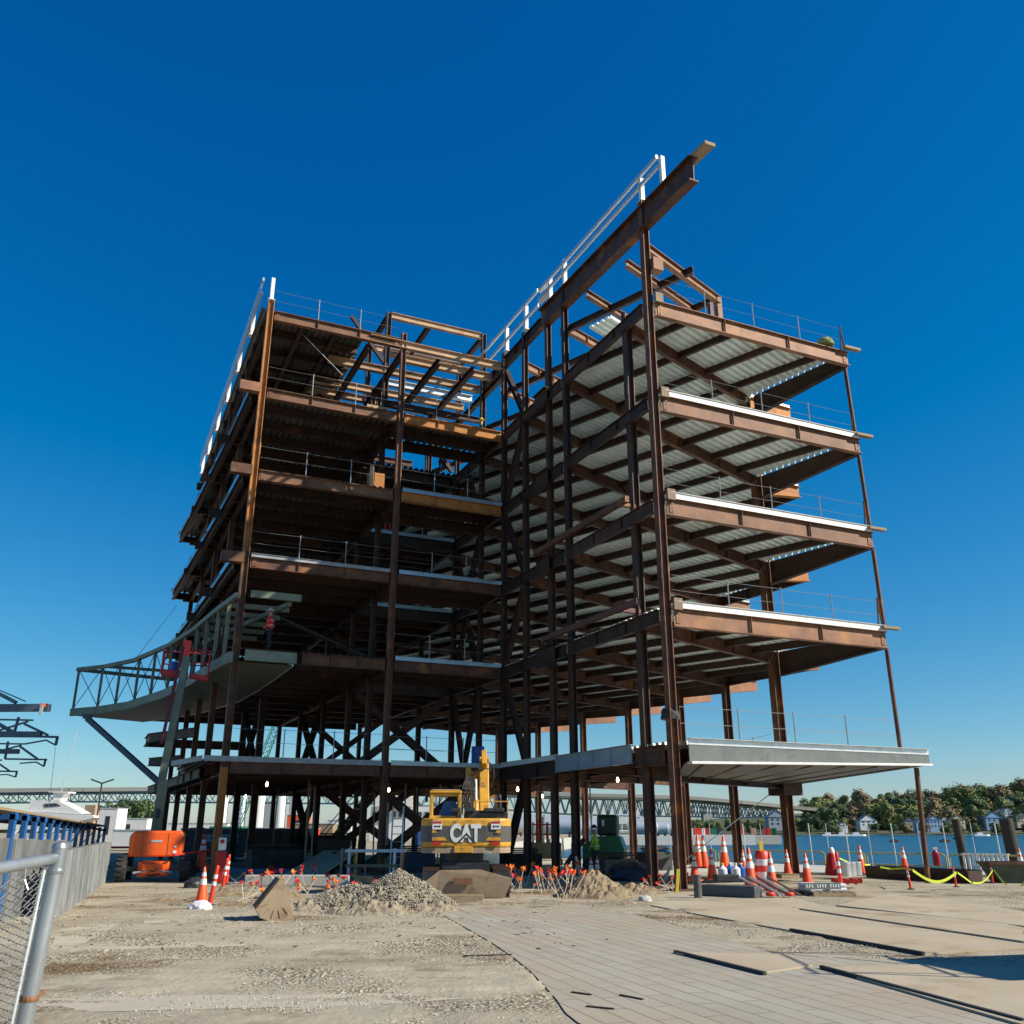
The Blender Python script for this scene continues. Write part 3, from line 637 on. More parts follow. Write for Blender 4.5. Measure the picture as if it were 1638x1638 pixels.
for i, (b0, b1) in enumerate(zip(ps[:-1], ps[1:])):
    mb = MB(); mb.tube(W(oat(b0), b0, zc + .2), W(oat(b1), b1, zt), .022, 5); mb.tube(W(oat(b1), b1, zc + .2), W(oat(b0), b0, zt), .022, 5); part(mb, 'canopy_tie', M['dark'])
# temporary diagonal strut
mb = MB(); p0 = W(-16.5, 33.6, 7.6); mb.bar(p0, W(-12.4, 30.5, 4.0), .26, .26); mb.box(p0 + UP * .1, (.5, .5, .2), TH); part(mb, 'strut', M['blueg'])
# guard posts and cables
def guard(p, q, n, h=1.05, flags=True, z=0):
    p, q = Vector(p), Vector(q)
    for i in range(n + 1):
        if n and 0 < i < n:
            c = p.lerp(q, i / n); mb = MB(); mb.tube(c, c + UP * (h + .05), .022, 6); part(mb, 'guard_post', M['dgalv'])
    for f in (1.0, .52):
        mb = MB(); pts = []
        for i in range(13):
            t = i / 12; c = p.lerp(q, t) + UP * (h * f - .015 * math.sin(math.pi * ((t * max(n, 1)) % 1)))
            pts.append(c)
        mb.path(pts, .008, 4); part(mb, 'guard_cable', M['dgalv'])
for k in range(2, 6): guard(W(-11.3, 12.85, FL[k] + .1), W(-5.4, 12.85, FL[k] + .1), 3)
for k in (0, 1, 2, 3, 4): guard(W(-5.1, 12.85, FL[k] + .1), W(-.2, 12.85, FL[k] + .1), 3)
guard(W(-11.3, 12.85, 4.3), W(-5.4, 12.85, 4.3), 3)
for k in (0, 1, 2, 3, 4): guard(W(.3, 0, FL[k] + .1), W(9.3, 0, FL[k] + .1), 4)
for k in (0, 1, 2, 3): guard(W(-5.0, 19.1, FL[k] + .1), W(-.3, 19.1, FL[k] + .1), 3)
for k in (0, 1): guard(W(-11.4, 36.3, FL[k] + .1), W(-.3, 36.3, FL[k] + .1), 5)
for i in range(0, 6):
    guard(W(GC[i][0], GC[i][1], FL[0] + .1), W(GC[i + 1][0], GC[i + 1][1], FL[0] + .1), 2)
for k in range(1, 5):   # front corner pair of posts
    mb = MB(); p = W(9.15, 0, FL[k] + .1); mb.tube(p, p + UP * 1.2 + A * .12, .03, 6); mb.tube(p + A * .22, p + UP * 1.15 + A * .1, .03, 6); part(mb, 'guard_post', M['rust'])
# lamps strung under level 1
def lamp(u, v, Y, lab_):
    p = atY(u, v, Y); o = thing('work_lamp', lab_, 'work lamp', tuple(p), 0, 'lit bulbs hung under the first deck')
    mb = MB(); mb.lathe((0, 0, 0), [(.02, -.07), (.042, -.045), (.05, 0), (.035, .05), (.03, .1)], 12); mb.build('bulb', M['bulb'], o, smooth=True)
    mb = MB(); mb.lathe((0, 0, 0), [(.035, .095), (.045, .11), (.045, .2), (.02, .22)], 10); mb.tube((0, 0, .21), (0, 0, max(.3, 3.6 - p.z)), .008, 5); mb.build('socket', M['dark'], o)
for u, v, Y, l in ((427, 1255, 36, 'larger lit bulb hanging between the left wing columns'), (393, 1275, 42, 'small lit bulb hanging just right of the orange rusty column'), (363, 1280, 46, 'faint lit bulb nearest the rusty left corner column'), (622, 1264, 38, 'lit bulb above the small yellow digger cab'), (828, 1263, 36, 'lit bulb between the two dark braced columns'), (988, 1248, 33, 'lit bulb in front of the grey soffit near the corner column'), (868, 1274, 44, 'faint lit bulb behind the dark columns at centre'), (800, 1280, 48, 'faint lit bulb beside the digger arm')):
    lamp(u, v, Y, l)
# slender props at the front right corner
mb = MB(); mb.tube(W(9.78, -.05, 0), W(9.98, -.05, 3.7), .085, 10); tag(mb.build('steel_prop', M['rust'], smooth=True), 'slender rusty prop standing under the tip of the grey deck', 'prop', 'slender props under the right corner')
for k, (a0, a1) in enumerate(((9.42, 9.42), (9.45, 9.42), (9.42, 9.35), (9.32, 9.25))):
    mb = MB(); mb.tube(W(a0, .02, FL[k] + .05), W(a1, .02, FL[k + 1] - .6), .075, 10); part(mb, 'corner_prop', M['rust'], smooth=True)
#--CUT-STRUCT
# ================================================================ MACHINES
def text(body, size, ext, mat, parent, loc, rot, name, sx=1, off=0):
    cu = bpy.data.curves.new(name, 'FONT'); cu.body = body; cu.size = size; cu.extrude = ext; cu.align_x = 'CENTER'; cu.align_y = 'CENTER'; cu.offset = off
    t = bpy.data.objects.new(name, cu); COL.objects.link(t)
    dg = bpy.context.evaluated_depsgraph_get(); me = bpy.data.meshes.new_from_object(t.evaluated_get(dg)); bpy.data.objects.remove(t)
    me.materials.clear(); me.materials.append(mat); me.name = name
    o = bpy.data.objects.new(name, me); COL.objects.link(o); o.parent = parent; o.location = loc; o.rotation_euler = rot; o.scale = (sx, 1, 1); return o
# ---- digger (local frame: x right, y away from the viewer)
eb = gz(740, 1437); ex = thing('excavator', 'yellow digger seen from behind with a wide dark band and raised boom', 'excavator', tuple(eb + Vector((0, 1.3, 0))), R(4))
mb = MB()
body = [(-1.26, .25), (-1.20, -.30), (-.95, -.52), (.95, -.52), (1.20, -.30), (1.26, .25), (1.22, 1.3), (-1.22, 1.3)]
body = [(-1.26, .25), (-1.25, -.05), (-1.19, -.28), (-1.08, -.42), (-.93, -.51), (-.5, -.54), (.5, -.54), (.93, -.51), (1.08, -.42), (1.19, -.28), (1.25, -.05), (1.26, .25), (1.22, 1.3), (-1.22, 1.3)]
mb.prism(body, 1.22, 1.98); mb.build('counterweight', M['yellow'], ex, bevel=.06)
mb = MB(); mb.tube((.95, .2, 2.1), (.95, .2, 2.5), .05, 10); mb.tube((.95, .2, 2.5), (.95, .28, 2.6), .05, 10); mb.build('exhaust', M['dark'], ex, smooth=True)
mb = MB(); mb.path([(.2, -.35, 2.14), (.2, -.35, 2.42), (1.15, -.35, 2.42), (1.15, -.35, 2.14)], .018, 6); mb.build('handrail', M['yellow'], ex)
for x in (-.3, .1, .62, .9): mb = MB(); mb.box((x, -.3, 2.2), (.28, .3, .1)); mb.build('engine_box', M['dark'], ex, bevel=.02)
mb = MB(); mb.box((-1.14, .9, 2.55), (.08, .04, .22)); mb.bar((-1.0, .9, 2.6), (-1.14, .9, 2.6), .02, .02); mb.build('mirror', M['black'], ex)
mb = MB(); mb.box((-.08, -.53, 1.17), (.5, .05, .16)); mb.build('tow_plate', M['yellow'], ex, bevel=.01)
mb = MB(); mb.prism([(x * 1.006, y * 1.018 if y < 0 else y) for x, y in body], 1.37, 1.78); mb.build('dark_band', nmat('charcoal_decal', (.07, .065, .06), (.10, .095, .085), .5), ex)
mb = MB(); mb.prism([(x * .99, y * .95 if y < 0 else y) for x, y in body], 1.08, 1.22); mb.build('skirt', M['tanned'], ex)
text('CAT', .60, .012, nmat('white_lettering', (.72, .72, .70), (.6, .6, .58), .5), ex, (-.03, -.55, 1.57), (R(90), 0, 0), 'lettering', .70, .030)
mb = MB(); mb.add([(.0, -.57, 1.60), (.26, -.57, 1.345), (-.26, -.57, 1.345), (0, -.566, 1.54), (.19, -.566, 1.345), (-.19, -.566, 1.345)], [(0, 2, 5, 3), (0, 3, 4, 1)]); mb.build('lettering_triangle', M['dark'], ex)
for sx, lz in ((-1, .0), (1, .0)):
    mb = MB()
    for z, x0, x1, sl in ((1.60, .78, 1.18, .08), (1.40, .52, .93, .08)):
        P = [(sx * x0, -.548), (sx * x1, -.548)]
        mb.add([(sx * (x0 + sl), -.558, z + .09), (sx * min(x1, .94), -.558, z + .09), (sx * min(x1, .94), -.558, z), (sx * x0, -.558, z)], [(0, 1, 2, 3)])
    mb.build('stripe', M['yellow'], ex)
    mb = MB(); mb.box((sx * .80, -.56, 1.80), (.26, .02, .22)); st = mb.build('warning_sticker', M['white'], ex)
    mb = MB(); mb.box((sx * .80, -.572, 1.87), (.24, .005, .06)); mb.build('sticker_header', M['red'], st)
    mb = MB(); mb.add([(sx * .80 + x, -.574, 1.765 + z) for x, z in ((-.10, 0), (-.05, .04), (-.05, .015), (.05, .015), (.05, .04), (.10, 0), (.05, -.04), (.05, -.015), (-.05, -.015), (-.05, -.04))], [tuple(range(10))]); mb.build('sticker_arrow', M['black'], st)
    mb = MB(); mb.box((sx * .80, -.555, 1.33), (.22, .03, .09)); mb.build('tail_lamp', M['red'], ex)
mb = MB(); mb.box((.55, .35, 2.06), (1.2, 1.3, .16)); mb.box((.55, .1, 2.16), (.9, .6, .06)); mb.build('engine_cover', M['dark'], ex, bevel=.02)
# cab
mb = MB()
for x, y in ((-.98, -.15), (-.2, -.15), (-.98, 1.2), (-.2, 1.2)): mb.box((x, y, 2.31), (.10, .09, .70))
mb.box((-.59, .52, 2.68), (.90, 1.5, .07)); mb.box((-.59, -.15, 2.60), (.78, .08, .08)); mb.box((-.59, -.15, 2.0), (.9, .1, .1))
mb.build('cab_frame', M['yellow'], ex, bevel=.02)
mb = MB(); mb.box((-.59, .52, 2.735), (.80, 1.3, .035)); mb.build('cab_roof', M['tanned'], ex, bevel=.015)
mb = MB(); mb.add([(-.85, .2, 2.0), (-.3, .2, 2.0), (-.25, .2, 2.36), (-.38, .2, 2.46), (-.62, .2, 2.44), (-.72, .2, 2.2)], [(0, 1, 2, 3, 4, 5)]); mb.v += [v + Vector((0, .12, 0)) for v in mb.v[:6]]
mb.f += [(6, 7, 8, 9, 10, 11)] + [(i, (i + 1) % 6, 6 + (i + 1) % 6, 6 + i) for i in range(6)]; mb.m += [0] * 7; mb.build('seat', M['blue'], ex)
mb = MB(); mb.box((-.2, .5, 2.3), (.02, 1.2, .6)); mb.build('cab_glass', M['glass'], ex)
# boom: foot at the right, rising and folding
ZB = lambda z: 2 + (z - 2) * .66 if z > 2 else z
mb = MB()
def plate2(pts, x0, x1):
    pts = [(y, ZB(z)) for y, z in pts]; n = len(pts); mb.add([(x0, y, z) for y, z in pts] + [(x1, y, z) for y, z in pts], [tuple(range(n)), tuple(range(2 * n - 1, n - 1, -1))] + [(i, (i + 1) % n, n + (i + 1) % n, n + i) for i in range(n)])
plate2([(1.2, 1.9), (1.7, 1.95), (2.6, 3.2), (2.5, 4.35), (2.15, 4.45), (1.95, 3.4)], .42, .72); mb.build('boom', M['yellow'], ex, bevel=.03)
mb = MB(); plate2([(2.1, 4.0), (2.7, 4.1), (3.5, 2.6), (3.3, 2.3), (2.6, 3.3)], .18, .42); plate2([(2.05, 3.55), (2.35, 4.35), (2.7, 4.3), (2.9, 3.5), (2.5, 3.0)], .02, .18); mb.build('stick', M['yellow'], ex, bevel=.03)
mb = MB(); mb.bar((.57, 1.95, ZB(4.3)), (.57, 2.3, ZB(4.95)), .16, .24); mb.tube((.42, 2.1, ZB(4.6)), (.72, 2.1, ZB(4.6)), .1, 12); mb.build('boom_tip', M['yellow'], ex, bevel=.02)
for x in (.30, ):
    mb = MB(); mb.tube((x, 1.2, 2.0), (x, 1.35, 2.5), .1, 12); mb.build('cylinder_body', M['yellow'], ex, smooth=True)
    mb = MB(); mb.tube((x, 1.35, 2.5), (x, 1.75, 3.1), .05, 10); mb.build('cylinder_rod', M['galv'], ex, smooth=True)
mb = MB()
for i in range(9):
    x = -.12 + i * .045; pts = [(x * 1.3 - .05, .7 + .02 * (i % 3), 2.1), (x * 1.3 - .05, 1.0, 2.4 + .02 * i), (x + .02 * (i % 2), 1.3, 2.7), (x + .05, 1.5, 2.95), (.1 + x * .5, 1.9, 3.2)]
    mb.path(pts, .017, 5)
mb.build('hose_bundle', M['black'], ex)
for z in (2.3, 2.5, 2.75, 2.9):
    mb = MB(); mb.box((.04, .9 + (z - 2.1) * .5, z), (.50, .06, .03)); mb.build('hose_clamp', M['dark'], ex)
mb = MB(); mb.path([(.72, 2.2, 3.65), (.86, 2.1, 3.5), (.88, 2.1, 3.2), (.80, 2.2, 2.9)], .02, 6); mb.path([(.1, 2.0, 3.1), (.3, 1.9, 3.35), (.6, 1.85, 3.45), (.8, 1.9, 3.4)], .02, 6); mb.build('hydraulic_hose', M['black'], ex)
# undercarriage
for sx in (-1, 1):
    mb = MB(); pr = [(math.cos(t) * .34 + (1.25 if math.cos(t) > 0 else -.9), .36 + math.sin(t) * .34) for t in [i * math.pi / 8 for i in range(16)]]
    n = len(pr); x0, x1 = sx * .72, sx * 1.14
    mb.add([(x0, y, z) for y, z in pr] + [(x1, y, z) for y, z in pr], [tuple(range(n)), tuple(range(2 * n - 1, n - 1, -1))] + [(i, (i + 1) % n, n + (i + 1) % n, n + i) for i in range(n)])
    for i in range(14): mb.box((sx * .93, -1.1 + i * .2, .02), (.44, .05, .05)); mb.box((sx * .93, -1.1 + i * .2, .71), (.44, .05, .04))
    mb.build('track', M['rustd'], ex)
    mb = MB(); mb.box((sx * .93, -1.26, .4), (.46, .06, .5)); mb.build('track_guard', M['dark'], ex)
mb = MB(); mb.box((0, .3, .6), (1.3, 1.4, .5)); mb.lathe((0, .3, .85), [(.5, 0), (.5, .25)], 20); mb.build('chassis', M['dark'], ex)  # dark tone puts the shadow under the body into the chassis colour
mb = MB(); mb.add([(-1.05, -1.45, .12), (1.15, -1.45, .12), (1.2, -1.5, .48), (.35, -1.5, .70), (-.7, -1.5, .68), (-1.1, -1.5, .40), (-.85, -1.4, 0.02), (1.0, -1.4, .02)], [(5, 6, 7, 2, 3, 4)])
mb.v += [v + Vector((0, .12, 0)) for v in mb.v[:8]]; mb.f += [(13, 14, 15, 10, 11, 12)] + [(a, b, b + 8, a + 8) for a, b in ((5, 6), (6, 7), (7, 2), (2, 3), (3, 4), (4, 5))]; mb.m += [0] * 7
mb.build('blade', M['tanned'], ex)
mb = MB(); mb.box((-.1, -1.51, .42), (.5, .02, .16)); mb.build('blade_plate', M['rustl'], ex)
for sx in (-.4, .5):
    mb = MB(); mb.bar((sx, -1.35, .35), (sx, -.3, .5), .14, .16); mb.build('blade_arm', M['tanned'], ex)
mb = MB(); mb.box((-.1, -1.9, .06), (1.3, .3, .12)); tag(mb.build('timber_block', M['wood'], None, loc=(0, 0, 0)), 'pale timber lying under the digger blade', 'timber'); bpy.data.objects['timber_block'].location = ex.location
# loose bucket in front
bk = thing('digger_bucket', 'loose tan steel digger bucket lying on the gravel left of the heap', 'bucket', tuple(gz(437, 1474)), R(18)); bk.scale = (.86, .86, .86)
mb = MB(); prof = [(-.42, .28), (-.30, .08), (-.05, .0), (.22, .0), (.46, .05), (.16, .92), (.06, .90)]
n = 7
for y0, y1 in ((0, .04), (.76, .80)): mb.add([(x, y0, z) for x, z in prof] + [(x, y1, z) for x, z in prof], [tuple(range(n)), tuple(range(2 * n - 1, n - 1, -1))] + [(i, (i + 1) % n, n + (i + 1) % n, n + i) for i in range(n)])
for i in (0, 1, 2, 3): 
    p, q = prof[i], prof[i + 1]; mb.add([(p[0], .04, p[1]), (q[0], .04, q[1]), (q[0], .76, q[1]), (p[0], .76, p[1]), (p[0] + .02, .04, p[1] + .04), (q[0], .04, q[1] + .04), (q[0], .76, q[1] + .04), (p[0] + .02, .76, p[1] + .04)], [(0, 1, 2, 3), (7, 6, 5, 4)])
mb.build('shell', M['tanned'], bk)
for i in range(5):
    t = R(200 + i * 28); c = Vector((.05, -.012, .45)); d = Vector((math.cos(t), 0, math.sin(t)))
    mb = MB(); mb.bar(c + d * .22, c + d * .40, .012, .008, side=(0, 1, 0)); mb.build('rib', M['tanned'], bk)
mb = MB(); mb.bar((-.42, .4, .28), (.06, .4, .90), .8, .05, side=(0, 1, 0)); mb.build('cutting_edge', M['rustd'], bk)
# ---- boom lift
lb = gz(240, 1411); lf = thing('boom_lift', 'orange boom lift whose long grey boom rises to a red basket by the green canopy', 'boom lift', tuple(lb + Vector((-.1, .5, 0))), R(17), absolute=False)
LR = Matrix.Rotation(-R(17), 3, 'Z')
def T(u, v, Y): return LR @ (atY(u, v, Y) - lf.location)
mb = MB()
pr = [(-.88, .78), (.80, .78), (.86, .95), (.86, 1.5), (.78, 1.62), (-.72, 1.62), (-.86, 1.5)]
pr = [(x, z + .02) for x, z in pr]
n = 7; mb.add([(x, -.4, z) for x, z in pr] + [(x, 1.6, z) for x, z in pr], [tuple(range(n)), tuple(range(2 * n - 1, n - 1, -1))] + [(i, (i + 1) % n, n + (i + 1) % n, n + i) for i in range(n)])
mb.build('counterweight', M['orange'], lf, bevel=.06)
for x in (-.45, .38): mb = MB(); mb.box((x, -.405, 1.2), (.012, .012, .72)); mb.build('panel_seam', M['dark'], lf)
mb = MB(); mb.box((.62, -.41, .95), (.12, .02, .09)); mb.box((.62, -.41, 1.12), (.07, .02, .05)); mb.build('warning_decal', M['white'], lf)
mb = MB(); mb.path([(-.3, -.6, .35), (-.1, -.72, .2), (.2, -.7, .25), (.35, -.6, .4)], .022, 6); mb.path([(-.25, -.62, .45), (.0, -.74, .34), (.28, -.62, .5)], .018, 6); mb.build('hose', M['black'], lf)
for x in (-.28, .02, .25): mb = MB(); mb.lathe((x, -.72, .42), [(.05, -.03), (.06, 0), (.05, .03)], 10, axis='Y'); mb.build('hub', M['orange'], lf)
mb = MB(); mb.tube((-.62, -.72, .3), (-.15, -.66, .36), .04, 8); mb.tube((.15, -.66, .36), (.62, -.72, .3), .04, 8); mb.build('steering_cylinder', M['dgalv'], lf, smooth=True)
mb = MB(); mb.box((.0, -.41, 1.30), (.36, .01, .07)); mb.build('maker_plate', M['galv'], lf)
mb = MB(); mb.box((0, .6, .5), (1.0, 2.4, .3)); mb.box((-.02, -.5, .42), (.72, .4, .34)); mb.box((0, -.55, .22), (1.0, .12, .1)); mb.build('chassis', M['orange'], lf, bevel=.04)
for sx in (-1, 1):
    for y in (-.35, 1.75):
        x = sx * 1.02
        mb = MB(); mb.lathe((x - .16, y, .42), [(.28, 0), (.40, .03), (.42, .08), (.42, .24), (.40, .29), (.28, .32)], 28, axis='X')
        for i in range(16):
            t = 2 * math.pi * i / 16; r_ = Matrix.Rotation(t, 3, 'X')
            for e in (-1, 1): mb.box(Vector((x + e * .08, y, .42)) + r_ @ Vector((0, .43, 0)), (.17, .05, .07), r_ @ Matrix.Rotation(e * .5, 3, 'Y'))
        wh = mb.build('wheel', M['black'], lf)
        mb = MB(); mb.lathe((x + sx * .10, y, .42), [(.24, -.05), (.22, .0), (.1, .05)], 16, axis='X'); mb.build('rim', M['orange'], wh)
mb = MB(); mb.box((0, -.35, .42), (1.9, .14, .14)); mb.build('axle', M['dark'], lf)
mb = MB(); mb.bar(T(247, 1345, 35.3), T(262, 1247, 35.2), .34, .5, side=(1, 0, 0)); mb.build('boom_base', M['greenp'], lf)
mb = MB(); mb.box(T(253, 1301, 34.9), (.13, .06, .34)); mb.build('boom_slot', M['black'], lf)
mb = MB(); mb.bar(T(256, 1262, 35.2), T(299, 1052, 36), .27, .38, side=(1, 0, 0)); mb.build('boom_middle', M['greenp'], lf)
mb = MB(); mb.bar(T(258, 1190, 34.9), T(293, 1035, 36.0), .11, .12, side=(1, 0, 0)); mb.build('boom_rail', nmat('dark_red_paint', (.18, .02, .03), (.12, .015, .02), .5), lf)
mb = MB(); mb.bar(T(296, 1062, 36), T(302, 1026, 36.1), .24, .34, side=(1, 0, 0)); mb.bar(T(292, 1050, 36), T(297, 1024, 36.1), .12, .2, side=(1, 0, 0)); mb.build('boom_head', M['redo'], lf, bevel=.02)
bc = T(294, 1081, 36.6)
def BP(x, y, z): return bc + Vector((x, y, z))
mb = MB(); mb.bar(BP(-.85, 0, .08), BP(.15, 0, .02), .5, .24); mb.bar(BP(.2, 0, .02), BP(.95, 0, -.1), .4, .18); mb.build('basket_floor', M['red'], lf, bevel=.02)
mb = MB()
for x, y in ((-.85, -.3), (-.85, .4), (.92, -.3), (.92, .4), (0, .4)): mb.tube(BP(x, y, 0), BP(x, y, 1.0), .03, 6)
for z in (.5, 1.0):
    for p, q in (((-.85, -.3), (-.85, .4)), ((-.85, .4), (.92, .4)), ((.92, .4), (.92, -.3)), ((.92, -.3), (.2, -.3))): mb.tube(BP(*p, z), BP(*q, z), .028, 6)
mb.build('basket_rail', M['red'], lf)
mb = MB(); mb.lathe(BP(-.42, .1, .2), [(.14, 0), (.15, .05), (.15, .34), (.12, .36)], 14); tag(mb.build('blue_bucket', M['bluetank'], None, loc=tuple(Vector((0, 0, 0)))), 'small blue tub standing in the red lift basket', 'tub'); bpy.data.objects['blue_bucket'].location = lf.location; bpy.data.objects['blue_bucket'].rotation_euler = lf.rotation_euler
bpy.data.objects['blue_bucket'].name = 'tub'
# ---- green machine behind the columns
gm_ = thing('skid_loader', 'dark green compact machine with a tall cowl behind the dark columns', 'machine', tuple(gz(965, 1396)), R(-14)); gm_.scale = (.85, .85, .88)
mb = MB(); pr = [(-.9, .45), (1.0, .45), (1.15, 1.0), (.95, 1.55), (.75, 1.65), (-.15, 1.6), (-.9, 1.2)]
n = 7; mb.add([(x, -.6, z) for x, z in pr] + [(x, .7, z) for x, z in pr], [tuple(range(n)), tuple(range(2 * n - 1, n - 1, -1))] + [(i, (i + 1) % n, n + (i + 1) % n, n + i) for i in range(n)]); mb.build('body', M['green'], gm_, bevel=.05)
mb = MB(); mb.box((.3, .1, 2.1), (1.0, .9, .95)); mb.build('cowl', nmat('dark_green_paint', (.006, .035, .025), (.01, .045, .03), .4), gm_, bevel=.12)
mb = MB(); mb.box((.12, -.37, 2.2), (.12, .01, .28)); mb.build('grille_mark', M['galv'], gm_)
mb = MB(); mb.bar((-.8, -.5, 1.5), (-1.7, -.9, .3), .14, .2); mb.build('loader_arm', M['dark'], gm_)
for x, y in ((-.55, -.72), (.65, -.72), (-.55, .75), (.65, .75)):
    mb = MB(); mb.lathe((x, y, .34), [(.2, -.12), (.33, -.1), (.34, 0), (.33, .1), (.2, .12)], 18, axis='Y'); wh = mb.build('wheel', M['black'], gm_, smooth=True)
    mb = MB(); mb.lathe((x, y - .08 * (1 if y < 0 else -1), .34), [(.17, -.03), (.15, .03)], 12, axis='Y'); mb.build('rim', M['green'], wh)
# ---- pump machine with pipes
pm = thing('pump_set', 'machine with red and silver upright pipes standing between the dark columns', 'machine', tuple(gz(873, 1388)), R(5))
mb = MB(); mb.box((0, 0, .75), (1.4, 1.0, .7)); mb.build('housing', nmat('beige_paint', (.32, .27, .18), (.26, .21, .13), .6), pm, bevel=.05)
for i in range(6):
    x = -.6 + i * .24; mb = MB(); mb.tube((x, -.2 + (i % 2) * .4, 1.1), (x, -.2 + (i % 2) * .4, 2.0 + .12 * (i % 3)), .06, 8); mb.build('pipe', M['red' if i % 2 else 'galv'], pm, smooth=True)
for z in (1.45, 1.9): mb = MB(); mb.tube((-.65, -.3, z), (.65, -.3, z), .035, 6); mb.build('rail', M['red'], pm)
mb = MB(); mb.box((.45, -.52, .85), (.4, .03, .3)); mb.build('amber_panel', M['orange'], pm)
for x in (-.5, .5): mb = MB(); mb.lathe((x, -.4, .25), [(.12, -.1), (.25, -.08), (.25, .08), (.12, .1)], 14, axis='Y'); mb.build('wheel', M['black'], pm, smooth=True)
# ================================================================ HEAPS
def heap(name, lobes, mat, lab_, cat, seed=1, res=.07, rough=.09, kind=None):
    import mathutils.noise as mn
    xs = [l[0].x for l in lobes]; ys = [l[0].y for l in lobes]; rr = max(max(l[1], l[2]) for l in lobes)
    x0, x1, y0, y1 = min(xs) - rr, max(xs) + rr, min(ys) - rr, max(ys) + rr
    nx = int((x1 - x0) / res) + 1; ny = int((y1 - y0) / res) + 1
    mb = MB(); idx = {}
    for j in range(ny):
        for i in range(nx):
            x = x0 + i * res; y = y0 + j * res; h = 0
            for c, rx, ry, hh in lobes:
                d = math.hypot((x - c.x) / rx, (y - c.y) / ry)
                d += .10 * mn.noise(Vector((x * 1.3, y * 1.3, seed)))
                h = max(h, hh * max(0, 1 - d) ** .85)
            nz = mn.noise(Vector((x * 3, y * 3, seed))) + .8 * mn.noise(Vector((x * 7, y * 7, seed))) + .7 * mn.noise(Vector((x * 15, y * 15, seed)))
            z = h + min(1, h * 6) * rough * nz - .03
            idx[i, j] = len(mb.v); mb.v.append(Vector((x, y, z)))
    for j in range(ny - 1):
        for i in range(nx - 1):
            q = [idx[i, j], idx[i + 1, j], idx[i + 1, j + 1], idx[i, j + 1]]
            if max(mb.v[k].z for k in q) > -.02: mb.f.append(q); mb.m.append(0)
    o = mb.build(name, mat, smooth=False); return tag(o, lab_, cat, kind=kind)
g1 = gz(632, 1455); g2 = gz(540, 1455)
heap('gravel_heap', [(g1 + Vector((0, .5, 0)), 1.3, 1.25, .80), (g2 + Vector((.2, .7, 0)), 1.35, 1.1, .48), (gz(590, 1460), 1.1, .8, .34), (gz(690, 1456), .8, .6, .22), (gz(480, 1456), .7, .6, .22)], M['gravel'], 'big heap of grey-brown gravel left of the yellow digger', 'gravel heap', 1, .05, .11)
d1 = gz(952, 1436)
heap('soil_heap', [(d1 + Vector((0, .6, 0)), 1.15, 1.2, .72), (gz(1010, 1428), 1.1, .9, .28)], M['dirt'], 'brown soil heap below the pair of orange cones at centre', 'soil heap', 2, .07, .10)
heap('weed_patch', [(gz(262, 1443), .9, .5, .12)], M['dirt'], 'low dark weedy mound in front of the orange boom lift', 'mound', 3, .07, .06)
heap('soil_ridge', [(gz(330, 1440), .8, .5, .14), (gz(395, 1448), 1.0, .4, .16), (gz(450, 1437), .9, .5, .22), (gz(360, 1432), .8, .7, .2)], M['dirt'], 'low ridge of dug soil behind the loose bucket', 'soil ridge', 4, .07, .07)
heap('gravel_band', [(gz(880, 1445), 1.6, .8, .10), (gz(1000, 1447), 1.2, .8, .13), (gz(1100, 1458), 1.2, .7, .09), (gz(1190, 1478), 1.0, .7, .08), (gz(1280, 1500), .9, .5, .07), (gz(1380, 1522), .9, .35, .06), (gz(1480, 1532), .7, .3, .05), (gz(760, 1447), 1.2, .6, .08)], M['gravel'], 'low band of loose gravel between the paving and the tan mats', 'gravel band', 5, .07, .05)
# scattered stones: one countless spread
mb = MB(); rnd = random.Random(3)
def stone(x, y, r, z=0):
    vs = []
    for dx, dy, dz in ((1, 0, 0), (-1, 0, 0), (0, 1, 0), (0, -1, 0), (0, 0, .8), (0, 0, -.5)):
        k = rnd.uniform(.6, 1.2); t = rnd.uniform(0, .6); vs.append((x + (dx * math.cos(t) - dy * math.sin(t)) * r * k, y + (dx * math.sin(t) + dy * math.cos(t)) * r * k, z + dz * r * k))
    mb.add(vs, [(0, 2, 4), (2, 1, 4), (1, 3, 4), (3, 0, 4), (2, 0, 5), (1, 2, 5), (3, 1, 5), (0, 3, 5)])
patches = [(700, 1510, 180, 70, 1200), (560, 1600, 330, 50, 2200), (250, 1560, 220, 60, 1300), (1150, 1480, 170, 24, 900), (1340, 1515, 160, 12, 500), (400, 1630, 400, 30, 1500), (960, 1445, 130, 12, 600), (560, 1475, 160, 14, 700), (860, 1610, 70, 40, 300), (350, 1470, 250, 30, 500), (120, 1460, 60, 40, 150), (760, 1450, 120, 12, 500)]
import mathutils.noise as mn
for u, v, du, dv, n in patches:
    k = 0
    while k < n:
        p = gz(u + rnd.gauss(0, .5) * du, max(1405, v + rnd.gauss(0, .5) * dv)); k += 1
        if mn.noise(p * .8) < .0: continue
        stone(p.x, p.y, rnd.choice((.005, .006, .007, .009, .012, .017)) * rnd.uniform(.7, 1.2) * (1 if p.y < 15 else 1.6), .006)
tag(mb.build('scattered_stones', nmat('loose_stones', (.22, .19, .145), (.52, .48, .41), .9, 0, 14, contrast=(.4, .6))), kind='stuff')
